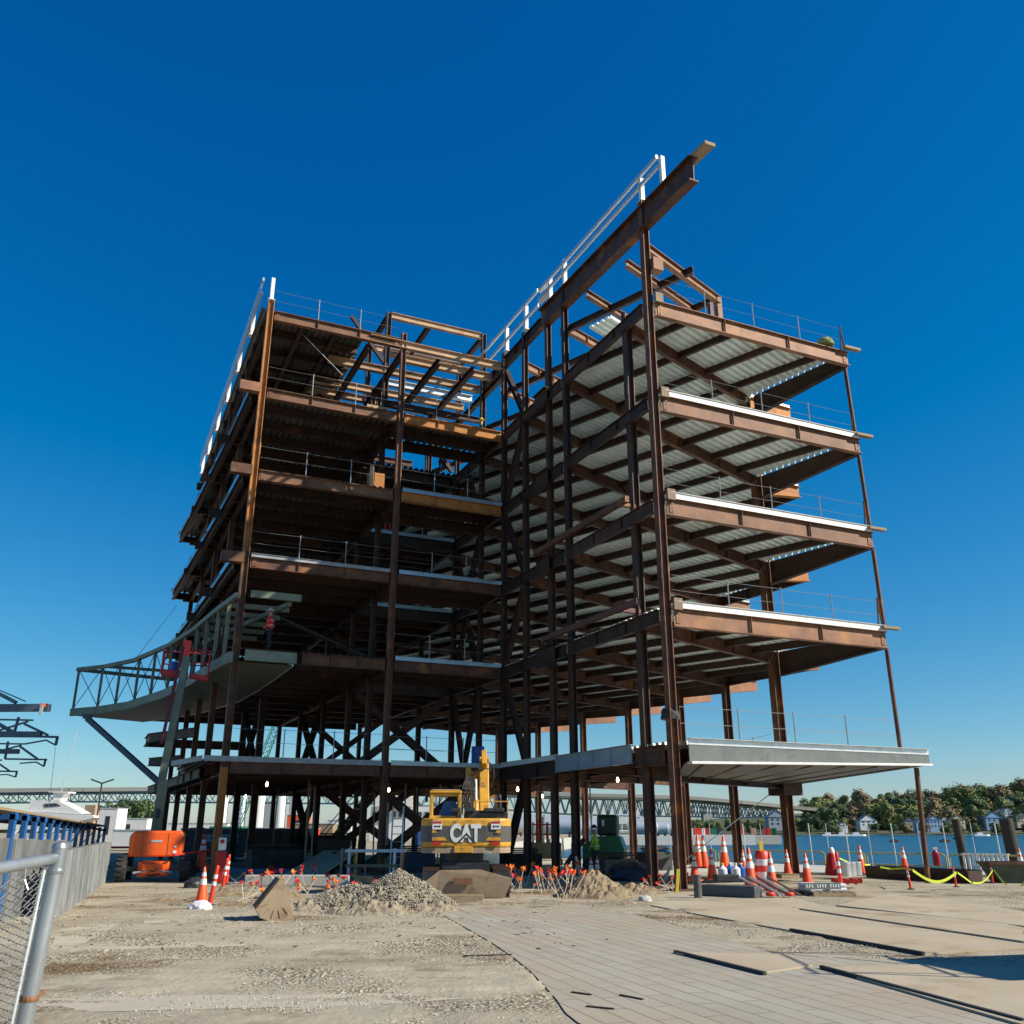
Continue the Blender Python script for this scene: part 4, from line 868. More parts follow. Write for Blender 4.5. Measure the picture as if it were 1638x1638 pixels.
# coarse stones over the heaps
mb = MB(); rnd = random.Random(9)
for (c, rx, ry, hh, n) in ((g1 + Vector((0, .5, 0)), 1.35, 1.25, .80, 3200), (g2 + Vector((.2, .7, 0)), 1.4, 1.1, .48, 2200)):
    for i in range(n):
        t = rnd.uniform(0, 6.28); d = math.sqrt(rnd.random()); x = c.x + rx * d * math.cos(t); y = c.y + ry * d * math.sin(t)
        if y > c.y + .3: continue
        stone(x, y, rnd.uniform(.015, .04), hh * max(0, 1 - d) ** .85 + rnd.uniform(-.01, .05))
tag(mb.build('heap_stones', nmat('heap_stone', (.22, .18, .13), (.44, .39, .31), .9, 0, 9)), kind='stuff')
# ================================================================ FENCES
# chain link gate panel in the foreground
M['gp'] = nmat('grey_galvanised_pipe', (.27, .29, .30), (.40, .42, .43), .36, .55, 6, .001, 60, stretch=(1, 1, .3))
fn = thing('chain_link_gate', 'galvanised chain-link panel with a round end post at the left foreground', 'gate', (0, 0, 0), absolute=True)
pt = atY(96, 1356, 4.5); pbm = atY(38, 1640, 4.45); pbm = pt + (pbm - pt) * 1.25
mb = MB(); mb.tube(pbm, pt, .036, 18); mb.lathe(pt, [(.038, 0), (.03, .02), (.01, .03)], 14); mb.build('end_post', M['gp'], fn, smooth=True)
fl = atY(-45, 1396, 4.0)
mb = MB(); mb.tube(pt - UP * .045, fl, .026, 14); mb.build('top_rail', M['gp'], fn, smooth=True)
mb = MB(); o_ = (fl - pt).normalized() * .085; mb.tube(pt + o_ - UP * .08, pbm + o_, .009, 8); mb.build('tension_bar', M['galv'], fn)
dd = (fl - pt).normalized(); pdn = (pbm - pt).normalized(); LN = (fl - pt).length + .1
mb = MB(); pw, ph_ = .056, .056; nx = int(LN / pw); nyy = int(1.75 / ph_); nrm = dd.cross(UP).normalized()
rn = random.Random(5)
for i in range(nx + 1):
    for e in (0, 1):
        pts = []
        for j in range(nyy * 2 + 1):
            zig = (j + e) % 2
            x = .09 + (i + .5 * (1 if zig else 0) + (0.5 if False else 0)) * pw
            x = .09 + i * pw + (zig * 2 - 1) * pw * .5 * (1 if e == 0 else 1)
            pts.append(pt + dd * x + pdn * (.07 + j * ph_ * .5) + nrm * (.004 * (1 if e else -1) + rn.uniform(-.003, .003)))
        for a_, b_ in zip(pts[:-1], pts[1:]): mb.tube(a_, b_, .0027, 3, caps=False)
mb.build('wire_mesh', nmat('galvanised_wire', (.20, .20, .20), (.32, .32, .32), .45, .4, 4), fn)
for z in (.10, .62, 1.15):
    c = pt + pdn * z; mb = MB(); mb.lathe(c, [(.039, -.012), (.041, 0), (.039, .012)], 14); mb.box(c - dd * .06, (.05, .02, .02), math.atan2(-dd.y, -dd.x)); mb.build('post_band', M['gp'] if z != .62 else M['rustl'], fn)
for x in (.2, .52, .85): 
    c = pt + dd * x - UP * .045; mb = MB(); mb.path([c + Vector((0, 0, .03)), c + Vector((.01, -.03, 0)), c + Vector((0, 0, -.05)), c + Vector((.02, .0, -.09))], .003, 4); mb.build('wire_tie', M['galv'], fn)
# folded sheet fence running back
sf = thing('sheet_metal_fence', 'low fence of folded grey metal sheets running back from the gate', 'fence', (0, 0, 0), absolute=True)
fa, fb = gz(98, 1455), gz(161, 1411); fd = (fb - fa).normalized(); L_ = (fb - fa).length; fnm = fd.cross(UP).normalized()
pts = []; x = -2.0; k = 0
while x < L_: pts.append(fa + fd * x + fnm * (.20 if k % 2 else -.10)); x += .14 if k % 2 else .42; k += 1
for a_, b_ in zip(pts[:-1], pts[1:]):
    mb = MB(); mb.add([a_, b_, b_ + UP * 1.28, a_ + UP * 1.28], [(0, 1, 2, 3)]); mb.add([a_ + fnm * .008, b_ + fnm * .008, b_ + fnm * .008 + UP * 1.28, a_ + fnm * .008 + UP * 1.28], [(3, 2, 1, 0)])
    mb.build('sheet', nmat('dull_zinc_sheet', (.22, .23, .23), (.36, .37, .37), .42, .5, 1.5, vary=.22, stretch=(6, 6, 1)) if 'dull_zinc_sheet' not in bpy.data.materials else bpy.data.materials['dull_zinc_sheet'], sf)
# second mesh fence further left behind the gate
pf = thing('panel_fence', 'plain grey panel fence running behind the chain-link gate below the blue uprights', 'fence', (0, 0, 0), absolute=True)
for i in range(16):
    k0, k1 = i / 16, (i + .93) / 16; a_ = atY(-60 + 172 * k0, 1338 + 6 * k0, 14.5 + 9 * k0); b_ = atY(-60 + 172 * k1, 1338 + 6 * k1 + (3 if i % 2 else 0), 14.5 + 9 * k1)
    mb = MB(); mb.add([Vector((a_.x, a_.y, 0)), Vector((b_.x, b_.y, 0)), b_, a_, Vector((a_.x, a_.y + .04, 0)), Vector((b_.x, b_.y + .04, 0)), b_ + Vector((0, .04, 0)), a_ + Vector((0, .04, 0))], [(0, 1, 2, 3), (7, 6, 5, 4), (3, 2, 6, 7), (0, 3, 7, 4), (1, 5, 6, 2)]); mb.build('panel', bpy.data.materials['dull_zinc_sheet'], pf)
# blue formwork with props
fw = thing('formwork_deck', 'row of blue steel uprights with pale braces carrying a brown plank deck', 'formwork', (0, 0, 0), absolute=True)
NF = 15
for i in range(NF):
    k = i / (NF - 1); Y = 17 + 31 * k ** 1.15; u = -12 + 180 * (k ** .62); vt = 1296 + 29 * k ** .8
    p = atY(u, vt, Y); 
    mb = MB(); mb.bar(Vector((p.x, p.y, .0)), p, .10, .10); mb.box(p - UP * .08 + Vector((-.1, 0, 0)), (.34, .1, .10)); mb.build('upright', M['blue'], fw)
    if i % 2 == 0:
        mb = MB(); mb.bar(p - UP * .2, Vector((p.x - .75, p.y - .2, p.z - 1.15)), .05, .05); mb.build('brace', M['white'], fw)
pA, pB = atY(-30, 1290, 16), atY(170, 1323, 48)
mb = MB(); mb.bar(pA + UP * .02 + Vector((-.5, 0, 0)), pB + UP * .04 + Vector((-.5, 0, 0)), 1.0, .05); mb.build('plank_deck', M['wood'], fw)
mb = MB(); mb.bar(pA - UP * .1 + Vector((-.9, 0, 0)), pB - UP * .1 + Vector((-.9, 0, 0)), .1, .12); mb.build('bearer', M['darkwood'], fw)
# ================================================================ TRAFFIC CONES, POSTS
def cone_proto(kind):
    o = thing('traffic_cone', 'x', 'traffic cone')
    if kind == 'cone':
        mb = MB(); mb.box((0, 0, .02), (.38, .38, .04)); mb.build('base', M['cone'], o)
        mb = MB(); mb.lathe((0, 0, .04), [(.15, 0), (.027, .80), (.02, .81)], 18); mb.build('body', M['cone'], o, smooth=True)
        for z0, z1 in ((.42, .56), (.62, .71)):
            mb = MB(); r = lambda z: .15 - .123 * (z - .04) / .80 + .003
            mb.lathe((0, 0, 0), [(r(z0), z0), (r(z1), z1)], 18); mb.build('band', M['refl'], o, smooth=True)
    else:
        mb = MB(); mb.lathe((0, 0, 0), [(.2, 0), (.2, .04), (.08, .06)], 12); mb.build('base', M['black'], o)
        mb = MB(); mb.lathe((0, 0, .05), [(.07, 0), (.05, .9), (.055, 1.0), (.03, 1.05)], 14); mb.build('body', M['redo'], o, smooth=True)
        for z0, z1 in ((.55, .66), (.74, .85)):
            mb = MB(); mb.lathe((0, 0, 0), [(.064, z0), (.060, z1)], 14); mb.build('band', M['refl'], o, smooth=True)
    return o
CN = [(1118, 1388, 45, 'left cone of the far pair by the water right of the corner column'), (1127, 1388, 45, 'right cone of the far pair by the water right of the corner column'), (1160, 1389, 45, 'far cone just left of the second rusty column at the quay'),
      (1112, 1409, 40, 'cone behind the grey pipe stub by the corner column'), (1140, 1407, 42, 'cone left of the yellow topped jugs'), (1190, 1394, 30, 'short cone between the jugs and the second column'),
      (1202, 1421, 56, 'large cone left of the orange and white barrel'), (1236, 1426, 54, 'tall cone touching the right side of the barrel'), (1261, 1400, 36, 'small plain cone on a pallet left of the thick column'),
      (1292, 1413, 42, 'lone cone right of the thick rusty column'), (1379, 1396, 38, 'cone left end of the long dark trough by the water'), (1448, 1391, 32, 'faded cone standing behind the long dark trough'), (1636, 1398, 36, 'cone at the right edge beside the green skip'),
      (946, 1409, 33, 'left of two cones behind the brown soil heap'), (956, 1409, 34, 'right of two cones behind the brown soil heap'), (999, 1383, 28, 'cone with a yellow rail behind it past the green machine'),
      (322, 1443, 48, 'dirty cone beside the white bag at left'), (320, 1404, 46, 'big bright cone at the foot of the orange rusty column')]
pc = None
for u, v, hpx, l in CN:
    p = gz(u, v, .105 if (u > 1100 and v < 1412) else 0); 
    if u == 320: p.z = .35
    s_ = hpx / F * p.y / .84
    if pc is None: pc = cone_proto('cone'); pc.location = p; pc['label'] = l; pc['group'] = 'orange traffic cones with white bands'; pc.scale = (s_,) * 3; pc.rotation_euler.z = .3
    else: dup(pc, p, random.uniform(0, 1.5), l, s_)
DL = [(335, 1449, 56, 'leaning striped post nearest the white bag'), (355, 1428, 48, 'striped post just right of the red stand'), (362, 1415, 42, 'thin striped post farther right of the red stand'),
      (391, 1386, 24, 'first small post of the taped row in shade'), (404, 1384, 22, 'second small post of the taped row in shade'), (450, 1394, 32, 'tall red post in the middle of the taped row'), (470, 1382, 22, 'small post right of the tall red one in the shade'), (493, 1384, 22, 'small post by the dark concrete slab'), (513, 1380, 22, 'last small post of the taped row near the ramp'),
      (1457, 1423, 34, 'orange post with white bands in front of the long trough'), (1530, 1419, 28, 'banded post at the right end of the trough'), (1588, 1413, 28, 'banded post left of the green skip'), (1348, 1430, 58, 'tall red-orange post standing beside the pallet')]
pd = None
for u, v, hpx, l in DL:
    p = gz(u, v); s_ = hpx / F * p.y / 1.1
    if pd is None: pd = cone_proto('post'); pd.name = 'delineator_post'; pd['category'] = 'post'; pd.location = p; pd['label'] = l; pd['group'] = 'banded marker posts'; pd.scale = (s_,) * 3; pd.rotation_euler.y = .12
    else: o = dup(pd, p, 0, l, (s_ * .9, s_ * .9, s_)); o.rotation_euler.y = random.uniform(-.08, .08)
# barrel
bp_ = gz(1223, 1420); br = thing('traffic_barrel', 'orange and white banded traffic barrel among the cones', 'barrel', tuple(bp_), 0)
mb = MB(); mb.lathe((0, 0, 0), [(.34, 0), (.34, .08), (.27, .1)], 20); mb.build('base', M['black'], br)
hz = [.1, .28, .46, .64, .82, 1.0]; 
for i in range(5):
    r0, r1 = .30 - i * .018, .30 - (i + 1) * .018; mb = MB(); prof = [(r0, hz[i]), (r1, hz[i + 1])]
    if i == 4: prof += [(.16, 1.06), (.05, 1.07)]
    mb.lathe((0, 0, 0), prof, 22); mb.build('band', M['refl'] if i in (1, 3) else M['redo'], br, smooth=True)
mb = MB(); mb.box((0, 0, 1.2), (.12, .05, .28)); mb.build('handle', M['yellowb'], br)
# red upright stands
rs = thing('red_stand', 'tapered red plastic stand with a pale top by the water railing', 'stand', tuple(gz(1334, 1400, .1)), 0); rs.scale = (.8, .8, .8)
mb = MB(); mb.lathe((0, 0, 0), [(.42, 0), (.4, .05), (.22, .85), (.17, .95)], 16); mb.build('body', M['red'], rs, smooth=True)
mb = MB(); mb.lathe((0, 0, .95), [(.13, 0), (.15, .12), (.08, .25)], 12); mb.build('head', M['refl'], rs, smooth=True)
rs = thing('extinguisher_stand', 'red fire extinguisher stand with a white sign box near the left column', 'stand', tuple(gz(350, 1412)), .1)
mb = MB(); mb.box((0, 0, .5), (.34, .25, 1.0)); mb.build('body', M['red'], rs, bevel=.05)
mb = MB(); mb.box((.0, -.02, 1.22), (.24, .1, .4)); mb.build('sign_box', M['white'], rs)
mb = MB(); mb.lathe((0, -.08, 1.3), [(.07, -.02), (.07, .0)], 12, axis='Y'); mb.build('sign_disc', M['red'], rs)
rs = thing('fire_extinguisher', 'dark red fire extinguisher standing on the long trough by the water', 'extinguisher', tuple(gz(1502, 1404) + UP * .42), 0)
mb = MB(); mb.lathe((0, 0, 0), [(.13, 0), (.14, .03), (.14, .42), (.05, .52), (.04, .56)], 16); mb.build('bottle', nmat('dark_red', (.3, .01, .03), (.25, .01, .02), .35), rs, smooth=True)
mb = MB(); mb.box((.02, 0, .6), (.16, .05, .08)); mb.build('valve', M['galv'], rs)
# white bag, tubs, drums, jugs
def blob(name, loc, r, sq, mat, lab_, cat, seed=0, flat=0.25):
    bm = bmesh.new(); bmesh.ops.create_icosphere(bm, subdivisions=3, radius=1)
    for v in bm.verts:
        k = 1 + .18 * mn.noise(v.co * 2.2 + Vector((seed, 0, 0))) + .05 * mn.noise(v.co * 7 + Vector((seed, 0, 0)))
        v.co = Vector((v.co.x * r * k, v.co.y * r * k, max(-flat * r * sq, v.co.z * r * sq * k) + flat * r * sq))
    me = bpy.data.meshes.new(name); bm.to_mesh(me); bm.free(); me.materials.append(mat)
    o = bpy.data.objects.new(name, me); COL.objects.link(o); o.location = loc; return tag(o, lab_, cat)
blob('sand_bag', gz(320, 1455), .26, .6, M['bag'], 'crumpled white bag on the ground before the leftmost cones', 'bag', 1)
blob('tarpaulin', gz(1010, 1408), .9, .55, M['navy'], 'dark blue crumpled tarpaulin heap left of the corner column', 'tarpaulin', 3)
blob('rock', gz(1032, 1441), .17, .6, M['conc'], 'pale lump of concrete at the end of the gravel band', 'rock', 5)
mb = MB(); c = gz(1117, 1436); mb.lathe(c, [(.105, 0), (.105, .52), (.112, .52), (.112, .56), (.1, .56)], 20); tag(mb.build('pipe_stub', nmat('dark_grey_pipe', (.06, .06, .065), (.10, .10, .10), .6), smooth=True), 'short dark grey pipe standing upright by the corner column', 'pipe')
for i, (u, l) in enumerate(((1354, 'left grey metal drum by the water railing'), (1362, 'middle grey metal drum by the water railing'), (1371, 'right grey metal drum by the water railing'))):
    c = gz(u, 1402 - i, .1); mb = MB(); mb.lathe(c, [(.19, 0), (.19, .42), (.195, .44), (.19, .46)], 16); tag(mb.build('metal_drum', M['galv'], smooth=True), l, 'drum', 'grey metal drums')
for i, (u, v, m, l) in enumerate(((1158, 1411, 'bag', 'white plastic jug with a yellow cap on the dark kerb'), (1170, 1410, 'bluetank', 'round blue jug left of the white one'), (1179, 1411, 'bag', 'translucent white jug between two blue ones'), (1188, 1410, 'bluetank', 'blue jug nearest the large cone'))):
    o = thing('jug', l, 'jug', tuple(gz(u, v + 11) + UP * .30), .2 * i, 'plastic jugs on the dark kerb'); mb = MB(); mb.lathe((0, 0, 0), [(.13, 0), (.14, .03), (.14, .26), (.05, .34), (.04, .38)], 14); mb.build('body', M[m], o, smooth=True)
    mb = MB(); mb.lathe((0, 0, .38), [(.05, 0), (.05, .05)], 10); mb.build('cap', M['yellowb' if i == 0 else 'white'], o)
mb = MB(); mb.bar(gz(1128, 1432) + UP * .14, gz(1214, 1436) + UP * .14, .5, .28); tag(mb.build('steel_kerb', nmat('dark_steel_box', (.07, .075, .085), (.10, .105, .115), .5, .2, 3), bevel=.02), 'long dark steel box on the ground under the jugs', 'steel box')
mb = MB(); mb.box(gz(1163, 1424) + UP * .33, (.7, .4, .2), .1); tag(mb.build('crate', M['dark'], bevel=.02), 'low dark crate below the white jug', 'crate')
# pallets
def pallet(loc, rz, l, n=1, sc_=1):
    o = thing('pallet', l, 'pallet', tuple(loc), rz, 'wooden pallets')
    for k in range(n):
        for y in (-.45, 0, .45): mb = MB(); mb.box((0, y, .05 + k * .14), (1.2 * sc_, .1, .09)); mb.build('runner', M['wood'], o)
        for i in range(6): mb = MB(); mb.box((-.52 * sc_ + i * .208 * sc_, 0, .107 + k * .14), (.12, 1.0, .02)); mb.build('slat', M['wood'], o)
    return o
pallet(gz(1322, 1432), .15, 'weathered pallet under the white sacks right of the barrel', 1); pallet(gz(1278, 1428), .1, 'empty dark pallet touching the stacked sacks at their left', 1)
pallet(gz(1254, 1404, .1), .4, 'small pallet under the plain cone by the thick column', 1, .8)
for i in range(4):
    mb = MB(); c = gz(1318, 1432) + Vector(((i % 2) * .5 - .25, .1, .16 + (i // 2) * .1)); mb.box(c, (.52, .8, .09), .15); tag(mb.build('cement_sack', M['bag'], bevel=.03), ('lower left', 'lower right', 'upper left', 'upper right')[i] + ' grey-white sack stacked on the pallet', 'sack', 'sacks stacked on the pallet')
sg = thing('printed_sheet', 'dull grey sheet with a line of pale marks folded over the sacks', 'sheet', tuple(gz(1318, 1437) + UP * .30), .15); mb = MB(); mb.box((0, 0, 0), (1.0, .02, .16)); mb.build('sheet', M['greyp'], sg)
mb = MB()
for i in range(13):
    if i not in (3, 8): mb.box((-.44 + i * .073, -.013, 0), (.028, .004, .08)); mb.box((-.43 + i * .073, -.013, .03 * (1 if i % 2 else -1)), (.045, .004, .018))
mb.build('marks', M['refl'], sg)
for i in range(7):
    c = gz(1335 + i * 7, 1421 + (i % 2) * 2) + UP * .22; mb = MB(); mb.tube(c, c + Vector((.12, .35, 0)), .075, 12); mb.tube(c - Vector((.01, .03, 0)), c, .082, 12)
    tag(mb.build('red_tube', M['redo'], smooth=True), 'short red plastic tube lying in the pile beside the pallet', 'tube', 'red plastic tubes piled by the pallet')
# sign stands folded by the barrel
for i in range(6):
    c = gz(1222 + i * 9, 1436 - (i % 2)); mb = MB(); mb.bar(c + Vector((-.55, .3, .5)), c + Vector((.25, 0, .03)), .03, .05); tag(mb.build('folded_leg', M['wood' if i % 2 else 'galv']), 'folded barrier leg slanting down in front of the barrel', 'barrier leg', 'folded barrier legs before the barrel')
    if i % 2 == 0:
        mb = MB(); mb.lathe(c + Vector((.1 * i - .3, .05, .04)), [(.12, 0), (.13, .05), (.1, .09)], 14); tag(mb.build('cone_weight', M['redo'], smooth=True), 'round red plastic weight on the ground before the barrel', 'weight', 'red plastic weights before the barrel')
# long trough + tape + green skip
ta, tb = gz(1386, 1404), gz(1552, 1414)
tr = thing('steel_trough', 'long dark brown steel trough lying parallel to the water', 'trough', tuple(ta), math.atan2((tb - ta).y, (tb - ta).x))
LL = (tb - ta).length
mb = MB(); pr = [(-.35, .42), (-.3, 0), (.3, 0), (.35, .42), (.3, .42), (.26, .05), (-.26, .05), (-.3, .42)]
mb.ext((0, .3, 0), (LL, .3, 0), pr); mb.build('body', M['rustd'], tr)
for x in (0.02, LL - .02): mb = MB(); mb.box((x, .3, .2), (.04, .56, .40)); mb.build('end_plate', M['rustd'], tr)
mb = MB(); mb.box((LL * .35, -.06, .25), (.9, .01, .12)); mb.build('stencil', M['dark'], tr)
def tape(pts, l, w_=.05):
    mb = MB()
    for a_, b_ in zip(pts[:-1], pts[1:]): mb.add([a_ + UP * w_ / 2, b_ + UP * w_ / 2, b_ - UP * w_ / 2, a_ - UP * w_ / 2, a_ + UP * w_ / 2 + Vector((0, .004, 0)), b_ + UP * w_ / 2 + Vector((0, .004, 0)), b_ - UP * w_ / 2 + Vector((0, .004, 0)), a_ - UP * w_ / 2 + Vector((0, .004, 0))], [(0, 1, 2, 3), (7, 6, 5, 4)])
    tag(mb.build('caution_tape', M['tapey']), l, 'tape', 'yellow caution tape')
def sag(p, q, s_, n=10): return [p.lerp(q, i / n) - UP * s_ * math.sin(math.pi * i / n) for i in range(n + 1)]
P = lambda u, v, Y: atY(u, v, Y)
tape([P(1408, 1387, 31), P(1425, 1390, 31), P(1445, 1389, 30.5), P(1458, 1391, 29)], 'short tape wound along the top of the dark trough')
tape(sag(P(1460, 1392, 28), P(1530, 1396, 28.6), .28), 'tape hanging in front of the trough between two banded posts', .08)
tape(sag(P(1532, 1396, 28.6), P(1554, 1412, 30), .0), 'tape running down from the right banded post to the ground'); tape(sag(P(1556, 1412, 31), P(1588, 1392, 31.5), .15), 'tape rising to the banded post left of the skip')
tape(sag(P(1590, 1392, 31.5), P(1645, 1400, 31), .5), 'tape looped across the face of the green skip', .08); tape(sag(P(1343, 1373, 36), P(1392, 1383, 40), .1), 'tape stretched from the red stand past the grey drums')
sk = thing('waste_skip', 'dull green steel skip with tapered sides at the right edge', 'skip', tuple(gz(1622, 1412)), -.1)
mb = MB(); v0 = [(-.55, -.4, 0), (1.2, -.4, 0), (1.2, .5, 0), (-.55, .5, 0)]; v1 = [(-.85, -.5, .62), (1.4, -.5, .62), (1.4, .6, .62), (-.85, .6, .62)]
mb.add(v0 + v1, [(3, 2, 1, 0), (0, 1, 5, 4), (1, 2, 6, 5), (2, 3, 7, 6), (3, 0, 4, 7)]); mb.build('body', nmat('dull_green_steel', (.05, .07, .045), (.09, .10, .06), .7, 0, 4, c3=(.12, .06, .03), c3s=3), sk)
mb = MB(); mb.box((.27, -.51, .62), (2.3, .08, .08)); mb.box((.27, .6, .62), (2.3, .08, .08)); mb.build('rim', M['rust'], sk)
# yellow water railing
def on_q(u): # point on the quay line at a picture column
    r = ray(u, 1380); n = Vector((-qd.y, qd.x, 0)); t = n.dot(q1) / n.dot(Vector((r.x, r.y, 0))); return Vector((r.x * t, r.y * t, 0))
rl = [(1005, 1040), (1044, 1145), (1150, 1320), (1325, 1384), (1388, 1444), (1450, 1514), (1520, 1590), (1594, 1700)]
for i, (u0, u1) in enumerate(rl):
    a_, b_ = on_q(u0), on_q(u1); o = thing('hoop_railing', ('farthest', 'second', 'third', 'fourth', 'fifth', 'sixth', 'seventh', 'nearest')[i] + ' yellow hoop railing panel along the water edge counted from the machine', 'railing', tuple(a_), 0, 'yellow hoop railings along the quay')
    d = b_ - a_; mb = MB(); k = d.normalized() * .12
    mb.path([Vector((0, 0, -.3)), Vector((0, 0, .58)), k + UP * .68, d - k + UP * .68, d + UP * .58, d - UP * .3], .035, 8); mb.build('hoop', M['railyel'], o)
    mb = MB(); mb.tube(UP * .2, d + UP * .2, .028, 8); mb.build('mid_rail', M['railyel'], o)
for i, u in enumerate((1053, 1087, 1115, 1152, 1206, 1234, 1312, 1340, 1371, 1407, 1445, 1487, 1528, 1573, 1612)):
    p = on_q(u) - Vector((.5, .55, 0)); mb = MB(); th = .028 if i % 2 else .048; mb.tube(p, p + Vector((-.06, 0, 1.95)), th * .6, 8)
    tag(mb.build('fence_post', M['galv'], smooth=True), ('first', 'second', 'third', 'fourth', 'fifth', 'sixth', 'seventh', 'eighth', 'ninth', 'tenth', 'eleventh', 'twelfth', 'thirteenth', 'fourteenth', 'fifteenth')[i] + ' thin grey fence post along the quay counted from the left', 'fence post', 'thin fence posts along the quay')
for i, (u, vt, w_, l) in enumerate(((1528, 1310, .2, 'slimmer black timber mooring pile rising behind the railing'), (1608, 1309, .29, 'thick black timber mooring pile near the right edge'))):
    p = on_q(u + 6) + Vector((.7, .8, 0)); t = atY(u, vt, p.y); mb = MB(); mb.tube(Vector((t.x + .35, p.y, WZ - 1)), t, w_, 12, w_ * .9); tag(mb.build('mooring_pile', M['darkwood'], smooth=True), l, 'pile', 'black mooring piles')
o = thing('slatted_bench', 'white slatted panel behind the skip at the railing', 'bench', tuple(on_q(1595) - Vector((.9, .9, 0))), -.75)
for i in range(10): mb = MB(); mb.box((-.8 + i * .18, 0, .45), (.09, .05, .62)); mb.build('slat', M['white'], o)
mb = MB(); mb.box((0, .05, .75), (1.8, .05, .06)); mb.build('top_rail', M['white'], o)
# ================================================================ SURVEY STAKES WITH RIBBONS
protos = []
for mname in ('flago', 'flagr'):
    o = thing('marker_stake', 'x', 'stake'); mb = MB(); mb.bar((0, 0, 0), (0, 0, .85), .022, .022); mb.build('stick', M['stake'], o)
    mb = MB()
    for i in range(7):
        t = i * .9; mb.add([(0, 0, .84), (.075 * math.cos(t), .075 * math.sin(t), .80 + .05 * (i % 3)), (.09 * math.cos(t + .6), .09 * math.sin(t + .6), .70 + .06 * (i % 2))], [(0, 1, 2)])
    mb.lathe((0, 0, .80), [(.03, -.04), (.045, 0), (.03, .05)], 6); mb.build('ribbon', M[mname], o); protos.append(o)
rnd = random.Random(11); used = [False, False]
def stake(p, k, lx, ly, s_, l, grp):
    if not used[k]: o = protos[k]; o.location = p; o['label'] = l; o['group'] = grp; used[k] = True; o.scale = (s_,) * 3
    else: o = dup(protos[k], p, 0, l, s_); o['group'] = grp
    o.rotation_euler = (lx, ly, rnd.uniform(0, 6))
cl = ('orange', 'red')
for i in range(56):
    k = 0 if rnd.random() < .62 else 1; u = rnd.uniform(802, 925); v = rnd.uniform(1414, 1432) - (6 if u > 905 else 0)
    stake(gz(u, v), k, rnd.uniform(-.6, .6), rnd.gauss(0, .45), rnd.uniform(.5, .9), cl[k] + ' ribboned stake in the tangle right of the digger', cl[k] + ' ribboned stakes right of the digger')
for i in range(16):
    k = 1 if rnd.random() < .8 else 0; u = rnd.uniform(1012, 1085); stake(gz(u, rnd.uniform(1418, 1428)), k, rnd.uniform(-1.2, 1.2), rnd.uniform(-1.2, 1.2), rnd.uniform(.4, .7), cl[k] + ' ribboned stake fallen at the foot of the corner columns', cl[k] + ' ribboned stakes by the corner columns')
for i in range(40):
    k = 1 if rnd.random() < .6 else 0; u = rnd.uniform(362, 590); stake(gz(u, rnd.uniform(1410, 1446)), k, rnd.uniform(-1.0, 1.0), rnd.uniform(-1.1, 1.1), rnd.uniform(.5, .95), cl[k] + ' ribboned stake around the loose bucket and the dug soil', cl[k] + ' ribboned stakes around the bucket')
for i in range(5):
    u = 895 + i * 5; stake(gz(u, 1440 - i), 1 if i < 2 else 0, .1, .35 + .05 * i, .9, ('red', 'red', 'orange', 'orange', 'orange')[i] + ' ribboned stake in the leaning bunch at the soil heap', 'leaning bunch at the soil heap')
# bundles of pale poles
for i, (u0, v0, u1, v1, l) in enumerate(((903, 1385, 930, 1412, 'left of two pale boards leaning before the dark column'), (921, 1370, 931, 1410, 'right of two pale boards leaning before the dark column'), (1072, 1386, 1062, 1412, 'pale stick leaning left of the corner column'), (1085, 1390, 1083, 1428, 'yellow stick strapped to the corner column base'))):
    p0 = gz(u1, v1); p1 = atY(u0, v0, p0.y); mb = MB(); mb.bar(p0, p1, .05, .09); tag(mb.build('leaning_board', M['stake' if i < 3 else 'yellowb']), l, 'board', 'boards leaning near the columns')
# kerb blocks and slab, ramp, barricade on the left
for i in range(6):
    p = gz(408 + i * 27, 1417); mb = MB(); mb.box(p + UP * .16, (.62, .3, .32), .02); tag(mb.build('kerb_block', M['conc'], bevel=.02), ('first', 'second', 'third', 'fourth', 'fifth', 'last')[i] + ' pale concrete block in the row behind the bucket from the left', 'concrete block', 'row of pale concrete blocks')
mb = MB(); mb.box(gz(475, 1396) + UP * .08, (5.2, 2.0, .2), .05); tag(mb.build('blue_grey_slab', nmat('blue_grey_board', (.10, .17, .25), (.14, .21, .29), .7)), 'blue-grey slab in the shade behind the concrete blocks', 'slab')
rp0 = gz(480, 1402); rp1 = atY(545, 1362, rp0.y + 2.5); mb = MB(); mb.bar(rp0, rp1, 1.6, .08); tag(mb.build('loading_ramp', M['plate']), 'grey plywood ramp rising to the right towards the barricade', 'ramp')
mb = MB(); mb.box(rp1 - UP * .45 + Vector((.3, .3, 0)), (.1, 1.4, .9)); mb.box(rp1 - UP * .45 + Vector((-.2, .3, 0)), (.1, 1.4, .9)); tag(mb.build('ramp_trestle', M['darkwood']), 'dark trestle carrying the top of the plywood ramp', 'trestle')
bc_ = thing('timber_barricade', 'timber barricade with two grey rails and orange-white posts left of the digger', 'barricade', (0, 0, 0), absolute=True)
yb = gz(571, 1408).y
for u, c in ((548, 'wood'), (560, 'galv'), (571, 'yellow'), (632, 'galv'), (645, 'flago')):
    t = atY(u, 1357, yb); mb = MB(); mb.bar(Vector((t.x - .02, yb, 0)), t, .11, .09); mb.build('post', M[c], bc_)
for v in (1361, 1385): mb = MB(); mb.bar(atY(552, v, yb - .08), atY(650 if v < 1370 else 636, v, yb - .08), .05, .10); mb.build('rail', M['white' if v < 1370 else 'wood'], bc_)
mb = MB(); mb.box(gz(583, 1414) + UP * .12, (.55, .4, .24), .1); tag(mb.build('timber_box', M['wood']), 'low timber box at the foot of the yellow barricade post', 'box')
